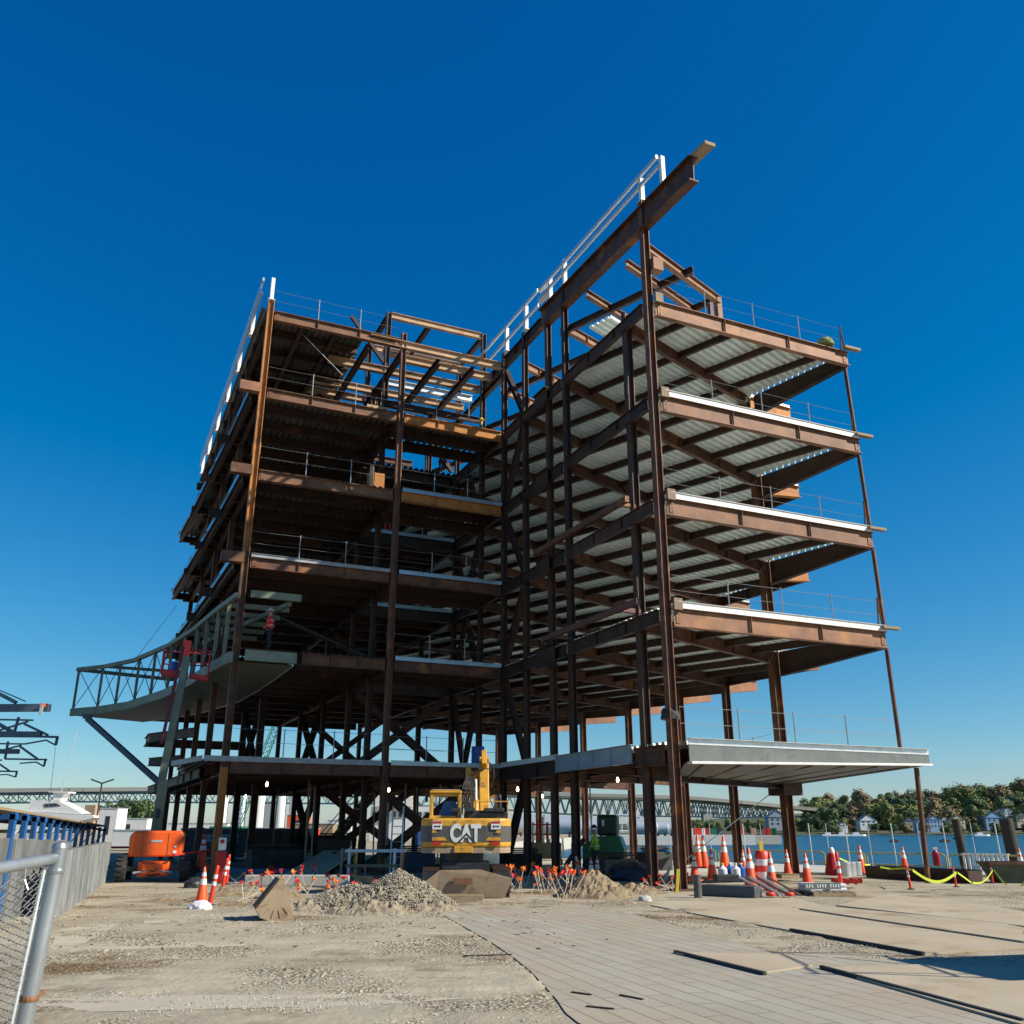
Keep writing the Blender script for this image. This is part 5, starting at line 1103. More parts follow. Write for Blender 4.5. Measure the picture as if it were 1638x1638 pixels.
# grey ladder against the building
ld = thing('ladder', 'grey ladder standing upright behind the barricade', 'ladder', tuple(gz(632, 1396)), 0)
for x in (-.22, .22): mb = MB(); mb.bar((x, 0, 0), (x, .3, 2.6), .06, .04); mb.build('rail', M['galv'], ld)
for i in range(8): mb = MB(); mb.tube((-.22, .03 + .035 * i, .3 + .3 * i), (.22, .03 + .035 * i, .3 + .3 * i), .018, 6); mb.build('rung', M['galv'], ld)
# red barrier bar at the lift
mb = MB(); mb.tube(gz(168, 1398) + UP * 1.0, gz(205, 1398) + UP * 1.0, .04, 8); tag(mb.build('barrier_bar', M['red']), 'red horizontal bar left of the orange lift', 'bar')
mb = MB(); mb.tube(atY(278, 1368, 33), atY(335, 1360, 36), .035, 8); tag(mb.build('ribbon_tape', M['flagr']), 'red tape stretched from the orange lift to the rusty column', 'tape')
# timber dunnage, cylinders near lift
mb = MB(); c = gz(300, 1402); mb.lathe(c + UP * .4, [(.38, 0), (.4, .05), (.4, .25), (.38, .3)], 20, axis='Y'); tag(mb.build('cable_drum', M['darkwood'], smooth=True), 'brown round drum standing on edge behind the lift wheel', 'cable drum')
blob('dirty_bundle', gz(310, 1420), .3, .8, M['dark'], 'dark bundle under the big bright cone', 'bundle', 8)
# ================================================================ PEOPLE
def person(loc, rz, lab_, top='lime', leg='cloth', hat='yellowb', pose='stand', s_=1.0):
    J = {}
    if pose == 'stand': bend, armf = .12, .5
    else: bend, armf = .85, .9
    hip = Vector((0, 0, .92)); 
    def up(p, d, ang, l): return p + Vector((0, math.sin(ang), math.cos(ang))) * l
    ch = hip + Vector((0, math.sin(bend), math.cos(bend))) * .38; nk = ch + Vector((0, math.sin(bend), math.cos(bend))) * .16; hb = nk + Vector((0, math.sin(bend * .7), math.cos(bend * .7))) * .09; hd = hb + Vector((0, math.sin(bend * .5), math.cos(bend * .5))) * .15
    V = [hip, hip + (ch - hip) * .5, ch, nk, hb, hd]; E_ = [(0, 1), (1, 2), (2, 3), (3, 4), (4, 5)]; Rr = [(.15, .12), (.14, .11), (.17, .12), (.07, .07), (.085, .095), (.085, .10)]
    mats_r = []
    for sx in (-1, 1):
        n = len(V); sh = ch + Vector((sx * .19, 0, .06)); el = sh + Vector((sx * .05, .10 * armf, -.27)); wr = el + Vector((-sx * .03, .24 * armf, -.12 - .12 * (1 - armf))); hn = wr + Vector((0, .07, -.04))
        V += [sh, el, wr, hn]; E_ += [(2, n), (n, n + 1), (n + 1, n + 2), (n + 2, n + 3)]; Rr += [(.065, .065), (.048, .048), (.035, .035), (.04, .02)]
        n = len(V); th_ = Vector((sx * .10, 0, .86)); kn = Vector((sx * .12, .05 if pose == 'stand' else .12, .48)); an = Vector((sx * .13, 0, .08)); to = Vector((sx * .15, .16, .04))
        V += [th_, kn, an, to]; E_ += [(0, n), (n, n + 1), (n + 1, n + 2), (n + 2, n + 3)]; Rr += [(.095, .095), (.065, .065), (.05, .05), (.045, .035)]
    me = bpy.data.meshes.new('person'); me.from_pydata([tuple(v) for v in V], E_, [])
    o = bpy.data.objects.new('person', me); COL.objects.link(o)
    md = o.modifiers.new('skin', 'SKIN'); o.modifiers.new('sub', 'SUBSURF').levels = 2
    for i, r in enumerate(Rr): me.skin_vertices[0].data[i].radius = r
    me.skin_vertices[0].data[0].use_root = True
    dg = bpy.context.evaluated_depsgraph_get(); dg.update(); nm = bpy.data.meshes.new_from_object(o.evaluated_get(dg)); bpy.data.objects.remove(o)
    for m in (leg, top, 'skin', 'black'): nm.materials.append(M[m])
    for p in nm.polygons:
        c = p.center; k = 0
        if c.z > .9: k = 1
        if (c - hd).length < .2 or (c - hb).length < .1: k = 2
        for sx in (0, 8):
            if (c - V[6 + sx + 3]).length < .09: k = 2
        if c.z < .1: k = 3
        p.material_index = k
    nm.shade_smooth(); nm.name = 'person'
    o = bpy.data.objects.new('person', nm); COL.objects.link(o); o.location = loc; o.rotation_euler.z = rz; o.scale = (s_,) * 3; tag(o, lab_, 'person')
    mb = MB(); mb.lathe(hd + Vector((0, -.01, .04)), [(.135, 0), (.13, .02), (.115, .05), (.09, .11), (.04, .14)], 14); mb.box(hd + Vector((0, .13, .045)), (.16, .09, .015)); mb.build('hard_hat', M[hat], o, smooth=True)
    mb = MB(); mb.box(hd + Vector((0, .10, -.02)), (.03, .04, .05)); mb.build('nose', M['skin'], o)
    mb = MB(); rot = Matrix.Rotation(-bend, 3, 'X'); mb.box(hip.lerp(ch, .3) , (.37, .27, .03), rot); mb.box(hip.lerp(ch, .9), (.40, .28, .03), rot); mb.build('vest_band', M['refl'], o)
    return o
person(gz(955, 1397), R(60), 'person in a high visibility vest and dark cap working at the green machine', 'lime', 'cloth', 'dark', 'stand', 1.0)
person(W(-3.7, 19.25, FL[3] + .1), R(20), 'person in red bending forward on the blue-edged fourth deck', 'red', 'red', 'white', 'bend', .95)
person(W(-.9, 19.3, FL[4] + .1), R(-40), 'person in orange crouching near the top of the inner corner', 'redo', 'cloth', 'redo', 'bend', .95)
person(W(-.25, 15.3, FL[4] + .1), R(-90), 'person in green standing by the inner corner column on the fifth deck', 'green', 'cloth', 'yellowb', 'stand', .95)
person(W(-10.1, 13.6, FL[1] + .25), R(90), 'person in pink on the canopy deck at the left corner', 'flagr', 'cloth', 'white', 'stand', .9)
# small things on the decks
p = W(8.3, -.02, FL[4] + .12); blob('cable_bundle', p, .34, .9, nmat('mottled_green_bag', (.14, .18, .05), (.30, .32, .14), .9, 0, 9), 'round green bundle on the right end of the highest right deck', 'bundle', 9)
blob('black_bag', W(.05, .15, FL[0] + .75), .3, 1.1, M['black'], 'black bag tied to the corner column above the first deck', 'bag', 10)
mb = MB(); c = W(-.6, 14.2, FL[0] + .1); mb.lathe(c, [(.28, 0), (.28, .85), (.29, .88)], 16); tag(mb.build('blue_drum', M['bluetank'], smooth=True), 'upright blue drum on the first deck at the inner corner', 'drum')
mb = MB(); mb.box(W(-6.2, 13.5, FL[4] + .3), (1.0, .4, .35), TH); tag(mb.build('tool_box', M['tan']), 'tan box on the top left deck beside the middle column', 'box')
mb = MB(); mb.bar(W(-6.3, 13.3, FL[3] + .1), W(-6.3, 13.3, FL[3] + 1.25), .16, .16); tag(mb.build('short_post', M['tan']), 'short pale post beside the middle column on the fourth deck', 'post')
mb = MB(); mb.box(W(-5.95, 13.9, FL[3] + .6), (.7, .5, 1.0), TH); tag(mb.build('orange_cabinet', M['rusto']), 'orange-brown upright box right of the short pale post', 'box')
for i, (u0, v0, u1, v1, Y, l) in enumerate(((283, 968, 218, 1052, 50, 'thin wire from the left decks down to the canopy'), (896, 1262, 790, 1370, 40, 'x'), (1255, 1252, 1088, 1382, 37, 'pale guy wire slanting down behind the corner column'), (470, 520, 548, 600, 37, 'thin wire under the roof deck'))):
    if l == 'x': continue
    mb = MB(); mb.tube(atY(u0, v0, Y), atY(u1, v1, Y + (0 if i != 2 else -4)), .018, 5); tag(mb.build('wire', M['galv']), l, 'wire')
# ================================================================ FAR THINGS
# steel arms at the left
for i, (Y, bars) in enumerate(((34, (((-60, 1133), (79, 1132), .26), ((-20, 1100), (26, 1124), .12), ((-10, 1100), (41, 1122), .04))),
                               (40, (((-60, 1150), (53, 1152), .07), ((-10, 1171), (45, 1154), .07), ((-20, 1148), (22, 1172), .14), ((30, 1147), (22, 1175), .09), ((-60, 1174), (66, 1175), .24), ((60, 1178), (93, 1179), .09), ((92, 1179), (89, 1192), .09), ((89, 1192), (74, 1184), .06), ((74, 1184), (40, 1190), .06), ((39, 1158), (77, 1176), .09), ((-60, 1189), (40, 1190), .06))),
                               (46, (((-60, 1202), (30, 1202), .22), ((13, 1186), (8, 1214), .09), ((-10, 1204), (34, 1192), .07), ((32, 1194), (60, 1214), .09), ((8, 1214), (75, 1215), .08), ((73, 1215), (70, 1226), .08), ((70, 1226), (58, 1219), .06), ((58, 1219), (32, 1221), .06))),
                               (52, (((-60, 1213), (3, 1216), .08), ((-4, 1220), (15, 1233), .08), ((-60, 1233), (28, 1234), .08), ((27, 1234), (25, 1243), .08), ((25, 1243), (12, 1239), .06), ((12, 1239), (-60, 1241), .06))))):
    o = thing('rigging_arm', ('highest and thickest blue-grey steel arm at the left edge with an orange clip', 'second blue-grey rigging arm with the longest bracket', 'third blue-grey rigging arm below the long bracket', 'lowest small rigging arm at the left edge')[i], 'steel arm', (0, 0, 0), 0, 'blue-grey rigging arms at the left edge', absolute=True)
    for (u0, v0), (u1, v1), w_ in bars: mb = MB(); mb.bar(atY(u0, v0, Y), atY(u1, v1, Y), w_, w_); mb.build('bar', M['blueg'], o)
    if i == 0: mb = MB(); mb.bar(atY(68, 1127, Y - .3), atY(64, 1143, Y - .3), .09, .09); mb.build('clip', M['galv'], o); mb = MB(); mb.box(atY(68, 1128, Y - .25), (.16, .12, .12)); mb.build('clip_head', M['orange'], o)
    mb = MB(); p0 = atY(-55, bars[0][0][1] + 2, Y); mb.bar(Vector((p0.x, Y, 0)), p0, .3, .3); mb.build('mast', M['blueg'], o)
mb = MB(); mb.tube(atY(89, 1195, 40), atY(78, 1290, 40), .012, 4); tag(mb.build('hanging_line', M['galv']), 'thin line hanging from the longest rigging bracket', 'line')
# yacht
yt = thing('motor_yacht', 'white motor yacht with a tall whip aerial beyond the plank deck', 'yacht', tuple(atY(95, 1318, 110)), 0)
k = 110 / F
mb = MB()
pr = [(-52, 18), (48, 12), (52, 9), (20, 2), (-50, 0)]
pr = [(x * k, z * k) for x, z in pr]; n = 5
for sgn in (0,):
    mb.add([(x, 0, z) for x, z in pr] + [(x, 3.2, z) for x, z in pr], [tuple(range(n)), tuple(range(2 * n - 1, n - 1, -1))] + [(i, (i + 1) % n, n + (i + 1) % n, n + i) for i in range(n)])
mb.build('hull', M['white'], yt)
def yslab(pts, y0, y1, mat, nm):
    mb = MB(); n = len(pts); q = [(x * k, z * k) for x, z in pts]
    mb.add([(x, y0, z) for x, z in q] + [(x, y1, z) for x, z in q], [tuple(range(n)), tuple(range(2 * n - 1, n - 1, -1))] + [(i, (i + 1) % n, n + (i + 1) % n, n + i) for i in range(n)]); mb.build(nm, mat, yt)
yslab([(-52, 18), (-52, 35), (-8, 33), (8, 26), (30, 15)], .3, 2.9, M['white'], 'cabin'); yslab([(-30, 29), (-12, 30), (-4, 26), (-28, 24)], .25, .3, M['glass'], 'cabin_window')
yslab([(-20, 34), (-22, 46), (-4, 45), (-10, 34)], .8, 2.4, M['white'], 'flybridge'); yslab([(-28, 46), (-28, 48), (2, 47), (2, 45)], .6, 2.6, M['white'], 'hard_top')
mb = MB(); mb.tube((-14 * k, 1.5, 46 * k), (-4 * k, 1.5, 140 * k), .05, 5); mb.build('aerial', M['galv'], yt)
# dark trailer
tl = thing('site_trailer', 'dark navy site trailer with a pale blue name board in the shade', 'trailer', tuple(atY(395, 1366, 56)), R(-4)); tl.location.z = 0; tl.scale.z = .62
mb = MB(); mb.box((0, 0, 1.55), (7.0, 2.4, 2.5)); mb.build('body', M['navy'], tl, bevel=.06)
mb = MB(); mb.box((0, -1.21, 2.72), (7.1, .1, .16)); mb.build('roof_edge', nmat('blue_trim', (.03, .07, .14), (.04, .09, .17), .5), tl)
mb = MB(); mb.box((-1.3, -1.22, 1.95), (2.3, .02, .62)); sgp = mb.build('name_board', nmat('pale_blue_board', (.16, .33, .46), (.2, .38, .5), .5), tl)
mb = MB(); mb.lathe((-2.2, -1.25, 1.95), [(.2, -.01), (.2, .01)], 16, axis='Y')
for i in range(9): mb.box((-1.75 + i * .2, -1.245, 1.97), (.07, .01, .26)); mb.box((-1.72 + i * .2, -1.245, 1.97 + .1 * ((i % 3) - 1)), (.13, .01, .05))
mb.build('board_marks', M['navy'], sgp)
mb = MB(); mb.box((1.4, -1.22, 1.6), (1.9, .03, 2.0)); mb.build('dark_door', M['black'], tl)
mb = MB(); mb.box((4.5, 0, .8), (1.8, 2.2, 1.0)); tag(mb.build('low_container', M['navy'], None, bevel=.05, loc=(0, 0, 0)), 'lower dark container right of the navy trailer', 'container'); bpy.data.objects['low_container'].location = tl.location
# silos
for i, (u, wpx, l) in enumerate(((352, 16, 'leftmost white silo seen through the building'), (412, 15, 'second white silo from the left seen through the building'), (447, 14, 'third white silo from the left seen through the building'), (384, 12, 'narrow grey silo between two white ones'), (466, 10, 'rightmost white silo beside a dark column'))):
    p = atY(u, 1322, 210); p.z = 0; r = wpx / 2 / F * 210 * 1.1; mb = MB(); mb.lathe(p, [(r, 0), (r, 9.5), (r * .3, 10.5)], 20); tag(mb.build('silo', M['white' if i != 3 else 'galv'], smooth=True), l, 'silo', 'white silos beyond the building')
# lattice crane
def lattice(p0, p1, w0, w1, mb, n=10, r=.05):
    d = (p1 - p0).normalized(); s_ = d.cross(Vector((0, 1, 0))).normalized(); t_ = d.cross(s_)
    cs = [(1, 1), (1, -1), (-1, -1), (-1, 1)]
    def c(i, q): k = i / n; w_ = (w0 + (w1 - w0) * k) / 2; return p0.lerp(p1, k) + s_ * cs[q][0] * w_ + t_ * cs[q][1] * w_
    for q in range(4): mb.tube(c(0, q), c(n, q), r, 4)
    for i in range(n):
        for q in range(4): mb.tube(c(i, q), c(i + 1, (q + 1) % 4), r * .6, 3)
cr = thing('lattice_crane', 'green lattice crane boom rising behind the left wing', 'crane', (0, 0, 0), absolute=True)
mb = MB(); lattice(atY(373, 1330, 120), atY(447, 1150, 124), 1.0, .8, mb, 22, .06); mb.build('boom', M['green'], cr)
p = atY(366, 1330, 120); p.z = 0; mb = MB(); mb.box(p + UP * 1.2, (4, 3, 1.6)); mb.build('cab', M['green'], cr)
mb = MB(); mb.box(p + UP * .4, (5, 3.4, .8)); mb.build('tracks', M['black'], cr)
# ship superstructure and clutter beyond (through the ground floor)
sh = thing('white_ship', 'white ship superstructure with yellow panels seen between the columns', 'ship', (0, 0, 0), absolute=True)
for (u0, v0, u1, v1, m, nm) in ((590, 1290, 690, 1345, 'white', 'lower_deck'), (600, 1272, 660, 1290, 'white', 'upper_deck'), (612, 1274, 662, 1287, 'yellow', 'yellow_panel')):
    a_, b_ = atY(u0, v1, 150), atY(u1, v0, 150); mb = MB(); mb.box(((a_.x + b_.x) / 2, 153 + (0 if m == 'white' else -.6) - (1 if nm == 'upper_deck' else 0), (a_.z + b_.z) / 2), (b_.x - a_.x, 5, b_.z - a_.z)); mb.build(nm, M[m], sh)
for i in range(9):
    mb = MB(); c = atY(598 + i * 10.5, 1303, 150); mb.box((c.x, 150.46, c.z), (.55, .1, .8)); mb.build('window', M['glass'], sh)
CT = [(205, 1330, 110, 5, 2.6, 'white', 'long white container left of the lift boom'), (178, 1328, 95, 1.8, 3.4, 'white', 'tall white shed just right of the blue uprights'), (215, 1322, 160, 6, 1.2, 'red', 'red covered boat row behind the white container'), (228, 1336, 80, 4, 1.4, 'refl', 'low white boat beside the orange lift'),
      (320, 1330, 130, 8, 2.2, 'white', 'white shed behind the navy trailer at left'), (440, 1337, 115, 5, 1.6, 'refl', 'pale container above the dark slab'), (475, 1345, 85, 3.5, 1.5, 'redo', 'red and white container seen between dark columns'), (478, 1318, 140, 3, 3.4, 'orange', 'orange loader machine far between dark columns'), (415, 1336, 90, 4, 1.2, 'galv', 'grey plant beside the dark trailer'),
      (545, 1330, 120, 3, 2.5, 'bag', 'pale van far behind the ramp'), (505, 1332, 100, 4, 2, 'wood', 'stack of boards far behind the ramp'), (700, 1338, 90, 4, 2, 'bluetank', 'blue container behind the digger'), (235, 1319, 210, 7, 1.6, 'red', 'far red shed roof above the orange lift')]
for u, v, Y, w_, h_, m, l in CT:
    p = atY(u, v, Y); p.z = 0; o = thing('container', l, 'container', tuple(p), 0); mb = MB(); mb.box((0, 0, h_ / 2 + .2), (w_, 2.4, h_)); mb.build('body', M[m], o, bevel=.04)
    mb = MB(); mb.box((0, -1.21, h_ * .6), (w_ * .25, .02, h_ * .5)); mb.build('door', M['dark'], o)
    mb = MB(); mb.box((0, 0, h_ + .23), (w_ * 1.03, 2.5, .08)); mb.build('roof_edge', M['galv'], o)
# light masts in the yard
for i, (u, v0, Y, l) in enumerate(((181, 1297, 100, 'left lamp mast with two lamp heads beyond the lift'), (163, 1253, 300, 'thin navigation mast above the bridge at left'))):
    t = atY(u, v0, Y); o = thing('lamp_mast', l, 'lamp mast', (t.x, Y, 0)); mb = MB(); mb.tube((0, 0, 0), (0, 0, t.z), .09 * Y / 100, 6); mb.build('pole', M['dark'], o)
    for e in (-1, 1): mb = MB(); mb.bar((0, 0, t.z), (e * .012 * Y, 0, t.z + .004 * Y), .12 * Y / 100, .14 * Y / 100); mb.build('lamp_head', M['dark'], o)
# long white pier wall, containers, tanks
mb = MB(); a_, b_ = atY(960, 1340, 250), atY(1208, 1340, 250); mb.box(((a_.x + b_.x) / 2, 256, -1.3), (b_.x - a_.x, 12, 3.0)); tag(mb.build('white_pier', nmat('pale_pier_concrete', (.62, .60, .55), (.7, .68, .63), .8)), 'long low white pier across the water behind the columns', 'pier')
mb = MB(); a_, b_ = atY(1206, 1340, 262), atY(1250, 1340, 262); mb.box(((a_.x + b_.x) / 2, 268, -1.3), (b_.x - a_.x, 12, 2.6)); tag(mb.build('stone_jetty', M['conc']), 'grey stone end of the long pier', 'jetty')
cc = [('galv', 1098), ('redo', 1113), ('redo', 1119), ('bag', 1124), ('red', 1130), ('green', 1137), ('green', 1142), ('navy', 1150), ('orange', 1180), ('redo', 1186), ('tan', 1205), ('red', 1224), ('redo', 1229), ('green', 1234), ('green', 1238)]
for i, (m, u) in enumerate(cc):
    p = atY(u, 1330, 258); p.z = .2; o = thing('shipping_container', {'galv': 'grey', 'redo': 'red-orange', 'bag': 'white', 'red': 'dark red', 'green': 'green', 'navy': 'navy', 'orange': 'orange', 'tan': 'tan'}[m] + ' container on the white pier, number ' + ('one', 'two', 'three', 'four', 'five', 'six', 'seven', 'eight', 'nine', 'ten', 'eleven', 'twelve', 'thirteen', 'fourteen', 'fifteen')[i] + ' from the left', 'container', tuple(p), 0, 'containers on the white pier')
    mb = MB(); mb.box((0, 0, .85), (.9 if i else 3.2, 2.2, 1.7)); mb.build('body', M[m], o); mb = MB(); mb.box((0, -1.12, .85), (.05, .04, 1.6)); mb.build('door_bar', M['dark'], o)
for i, (u0, u1, v0, v1, Y) in enumerate(((925, 846, 1308, 1333, 170), (968, 930, 1313, 1334, 190), (1048, 1008, 1313, 1334, 230), (1066, 1049, 1314, 1334, 232), (1092, 1068, 1315, 1334, 235), (838, 812, 1311, 1334, 200))):
    c = atY((u0 + u1) / 2, (v0 + v1) / 2, Y); r = (v1 - v0) / 2 / F * Y; L2 = abs(u0 - u1) / F * Y
    o = thing('storage_tank', ('largest', 'second', 'third', 'fourth', 'fifth', 'small left')[i] + ' silver horizontal storage tank seen through the ground floor', 'tank', tuple(c), 0, 'silver horizontal tanks')
    mb = MB(); mb.lathe((0, 0, 0), [(r * .5, -L2 / 2 - r * .2), (r, -L2 / 2), (r, L2 / 2), (r * .5, L2 / 2 + r * .2)], 20, axis='X'); mb.build('shell', M['galv'], o, smooth=True)
    for e in (-.3, .3): mb = MB(); mb.box((e * L2, 0, -r), (.3, r * 1.4, c.z - .0 - r + .2 if c.z - r > .2 else .5)); mb.build('saddle', M['dark'], o)
# road bridge
bg_ = thing('truss_bridge', 'long grey truss road bridge crossing behind the whole site', 'bridge', (0, 0, 0), absolute=True)
st = nmat('pale_bridge_steel', (.30, .36, .38), (.36, .42, .44), .6); dk = nmat('bridge_deck', (.20, .20, .18), (.26, .25, .23), .8)
BR = [(-60, 620, 1266, 14), (120, 640, 1264, 13), (260, 660, 1263, 15), (420, 680, 1263, 16), (600, 700, 1264, 17), (780, 725, 1268, 20), (900, 740, 1272, 25), (1000, 750, 1274, 26), (1100, 765, 1277, 24), (1170, 775, 1283, 20), (1240, 790, 1290, 12), (1330, 800, 1298, 4)]
NP = 80; pts = []
for i in range(NP + 1):
    t = i / NP * (len(BR) - 1); j = min(int(t), len(BR) - 2); f_ = t - j; q = [BR[j][c] + (BR[j + 1][c] - BR[j][c]) * f_ for c in range(4)]
    pts.append((atY(q[0], q[2], q[1]), atY(q[0], q[2] + 5 + q[3], q[1]), atY(q[0], q[2] + 5, q[1])))
mb = MB(); 
for a_, b_ in zip(pts[:-1], pts[1:]): mb.bar(a_[0], b_[0], 20, 2.6)
mb.build('road_deck', dk, bg_)
for i, (a_, b_) in enumerate(zip(pts[:-1], pts[1:])):
    if i > 72: continue
    w_ = 1.0 if i > 40 else .8
    for off in (0, 12):
        mb = MB(); O = Vector((0, off, 0)); mb.bar(a_[1] + O, b_[1] + O, w_, w_); mb.bar(a_[2] + O, b_[2] + O, w_, w_)
        m_ = (a_[2] + b_[2]) / 2; mb.bar(a_[1] + O, m_ + O, w_ * .7, w_ * .7); mb.bar(m_ + O, b_[1] + O, w_ * .7, w_ * .7)
        if i % 2: mb.bar(a_[1] + O, a_[2] + O, w_ * .6, w_ * .6)
        mb.build('truss_panel' if not off else 'rear_truss_panel', st, bg_)
for u, Y, v in ((150, 645, 1288), (-40, 622, 1286), (430, 682, 1286), (700, 715, 1290), (940, 745, 1302), (1130, 770, 1302)):
    p = atY(u, v, Y); mb = MB(); mb.box((p.x, p.y, (p.z + WZ) / 2), (7, 10, p.z - WZ)); mb.build('pier', M['tan'] if u == 150 else M['conc'], bg_)
# low arched rail bridge
ar = thing('rail_bridge', 'white low arched rail bridge in front of the road bridge', 'bridge', (0, 0, 0), absolute=True)
wp = nmat('white_bridge_paint', (.62, .68, .68), (.7, .75, .75), .6)
for u0, u1 in ((660, 800), (800, 940), (930, 1060)):
    n = 10; prev = None; mb = MB()
    for i in range(n + 1):
        k = i / n; u = u0 + (u1 - u0) * k; Y = 600; tp = atY(u, 1327 - 10 - 14 * math.sin(math.pi * k), Y); bt = atY(u, 1329, Y)
        if prev: mb.bar(prev[0], tp, .9, .9); mb.bar(prev[1], bt, .9, .9); mb.bar(prev[1] if i % 2 else prev[0], tp if i % 2 else bt, .5, .5)
        mb.bar(tp, bt, .5, .5); prev = (tp, bt)
    mb.build('span', wp, ar)
mb = MB(); a_, b_ = atY(660, 1331, 600), atY(1060, 1331, 600); mb.bar(a_, b_, 6, 1.2); mb.build('rail_deck', M['conc'], ar)
for u in (662, 800, 935, 1058): p = atY(u, 1333, 600); mb = MB(); mb.box((p.x, 600, (p.z + WZ) / 2), (4, 6, p.z - WZ)); mb.build('pier', M['conc'], ar)
# ---- far shore
def hgt(x, y):
    d = max(0, (y - 640) / 330); d = min(d, 1); u = x / y * F / 1.06 + CX
    k = max(0, min(1, (u - 900) / 650)); hh = 6 + 26 * k ** 1.2
    return -1.4 + hh * (d * d * (3 - 2 * d)) + 1.5 * mn.noise(Vector((x * .01, y * .01, 0))) * d
mb = MB(); gx = [(-40 + i * 30) for i in range(60)]; gy = [632 + j * 32 for j in range(26)]
for y in gy:
    for x in gx: mb.v.append(Vector((x, y, hgt(x, y) if y > 633 else -3)))
for j in range(len(gy) - 1):
    for i in range(len(gx) - 1): a_ = j * len(gx) + i; mb.f.append([a_, a_ + 1, a_ + 1 + len(gx), a_ + len(gx)]); mb.m.append(0)
M['shore'] = nmat('shore_grass', (.04, .05, .02), (.09, .085, .04), .95, 0, .02)
tag(mb.build('hill', M['shore'], smooth=True), kind='structure')
mb = MB(); mb.prism([(-900, 900), (-20, 800), (-10, 1500), (-900, 1500)], WZ - 1, 1.0); tag(mb.build('far_shore', M['shore']), kind='structure')
# ---- trees
def tree_mesh(seed, tone, hx=1.0, lobes=11, n=1300):
    r = random.Random(seed); L = []
    for i in range(lobes):
        t = r.uniform(0, 6.28); d = r.uniform(0, .34) * hx; z = r.uniform(.16, .82); L.append((Vector((d * math.cos(t), d * math.sin(t), z)), r.uniform(.15, .27)))
    L.append((Vector((0, 0, .55)), .32 * hx)); L.append((Vector((0, 0, .3)), .3 * hx))
    mb = MB()
    for i in range(n):
        c, rr = L[r.randrange(len(L))]; v = Vector((r.gauss(0, 1), r.gauss(0, 1), r.gauss(0, .8))).normalized(); p = c + v * rr * r.uniform(.75, 1.08)
        s_ = r.uniform(.02, .06); a_ = Vector((r.gauss(0, 1), r.gauss(0, 1), r.gauss(0, 1))).normalized(); b_ = a_.cross(v + a_ * .3).normalized(); a2 = b_.cross(v).normalized()
        mb.add([p + b_ * s_, p + a2 * s_ * .8, p - b_ * s_, p - a2 * s_ * .8 + v * .01], [(0, 1, 2, 3)], r.randrange(2))
    return mb, L
tones = {'dark green': ((.045, .09, .03), (.085, .14, .045)), 'olive': ((.12, .16, .045), (.19, .21, .07)), 'brown-green': ((.18, .14, .065), (.26, .19, .09)), 'yellow-green': ((.15, .17, .04), (.21, .21, .05)), 'rust-coloured': ((.20, .08, .035), (.26, .12, .05))}
TP = {}; bark = nmat('bark', (.06, .045, .03), (.09, .07, .05), .9)
for i, (nm, (c1, c2)) in enumerate(tones.items()):
    ma = nmat('foliage_a_' + nm.replace(' ', '_').replace('-', '_'), c1, tuple(x * .7 for x in c1), .8, 0, .3, vary=.15); mb_ = nmat('foliage_b_' + nm.replace(' ', '_').replace('-', '_'), c2, c1, .8, 0, .3, vary=.15)
    for w_ in (0, 1, 2):
        o = thing('tree', 'x', 'tree', (0, -500, -50)); mb, L = tree_mesh(i * 7 + w_, nm, (1.0, 1.35, .75)[w_]); mb.build('crown', [ma, mb_], o)
        mb = MB(); mb.tube((0, 0, -.05), (0, 0, .4), .03, 6, .018); mb.tube((0, 0, .35), L[0][0], .016, 5, .008); mb.tube((0, 0, .35), L[1][0], .016, 5, .008); mb.tube((0, 0, .4), L[-1][0], .016, 5, .008); mb.build('trunk', bark, o)
        TP[nm, w_] = o
rt = random.Random(21)
def ridge(u):  # photographed skyline of the wooded hill
    P = [(1040, 1302), (1120, 1300), (1200, 1298), (1260, 1290), (1300, 1287), (1330, 1276), (1400, 1278), (1440, 1272), (1470, 1266), (1500, 1260), (1530, 1258), (1560, 1262), (1585, 1255), (1610, 1255), (1640, 1262), (1700, 1262)]
    for (a_, c), (b_, d) in zip(P[:-1], P[1:]):
        if a_ <= u <= b_: return c + (d - c) * (u - a_) / (b_ - a_)
    return 1290
place = []
u = 1045
while u < 1690: place.append((u, 1000 + rt.uniform(-40, 120), 1.0, 'on the skyline')); u += rt.uniform(8, 13)
u = 1050
while u < 1690: place.append((u, 850 + rt.uniform(-30, 30), .8, 'on the upper slope')); u += rt.uniform(9, 14)
u = 1060
while u < 1690: place.append((u, 740 + rt.uniform(-25, 25), .62, 'behind the shore houses')); u += rt.uniform(14, 24)
u = 1250
while u < 1690: place.append((u, 800 + rt.uniform(-15, 15), .7, 'halfway up the slope')); u += rt.uniform(8, 14)
u = 1250
while u < 1690: place.append((u, 920 + rt.uniform(-20, 20), .9, 'near the top of the slope')); u += rt.uniform(9, 14)
u = 1100
while u < 1690: place.append((u, 705 + rt.uniform(-12, 12), .6, 'between the shore houses')); u += rt.uniform(12, 22)
u = 1080
while u < 1660: place.append((u, 655 + rt.uniform(-6, 8), .36, 'low at the water edge')); u += rt.uniform(14, 34)
names = list(tones); first = set(); side = lambda u: 'left of the thick column' if u < 1255 else 'just right of the thick column' if u < 1340 else 'between the thick column and slender prop' if u < 1470 else 'right of the slender prop' if u < 1540 else 'near the right edge'
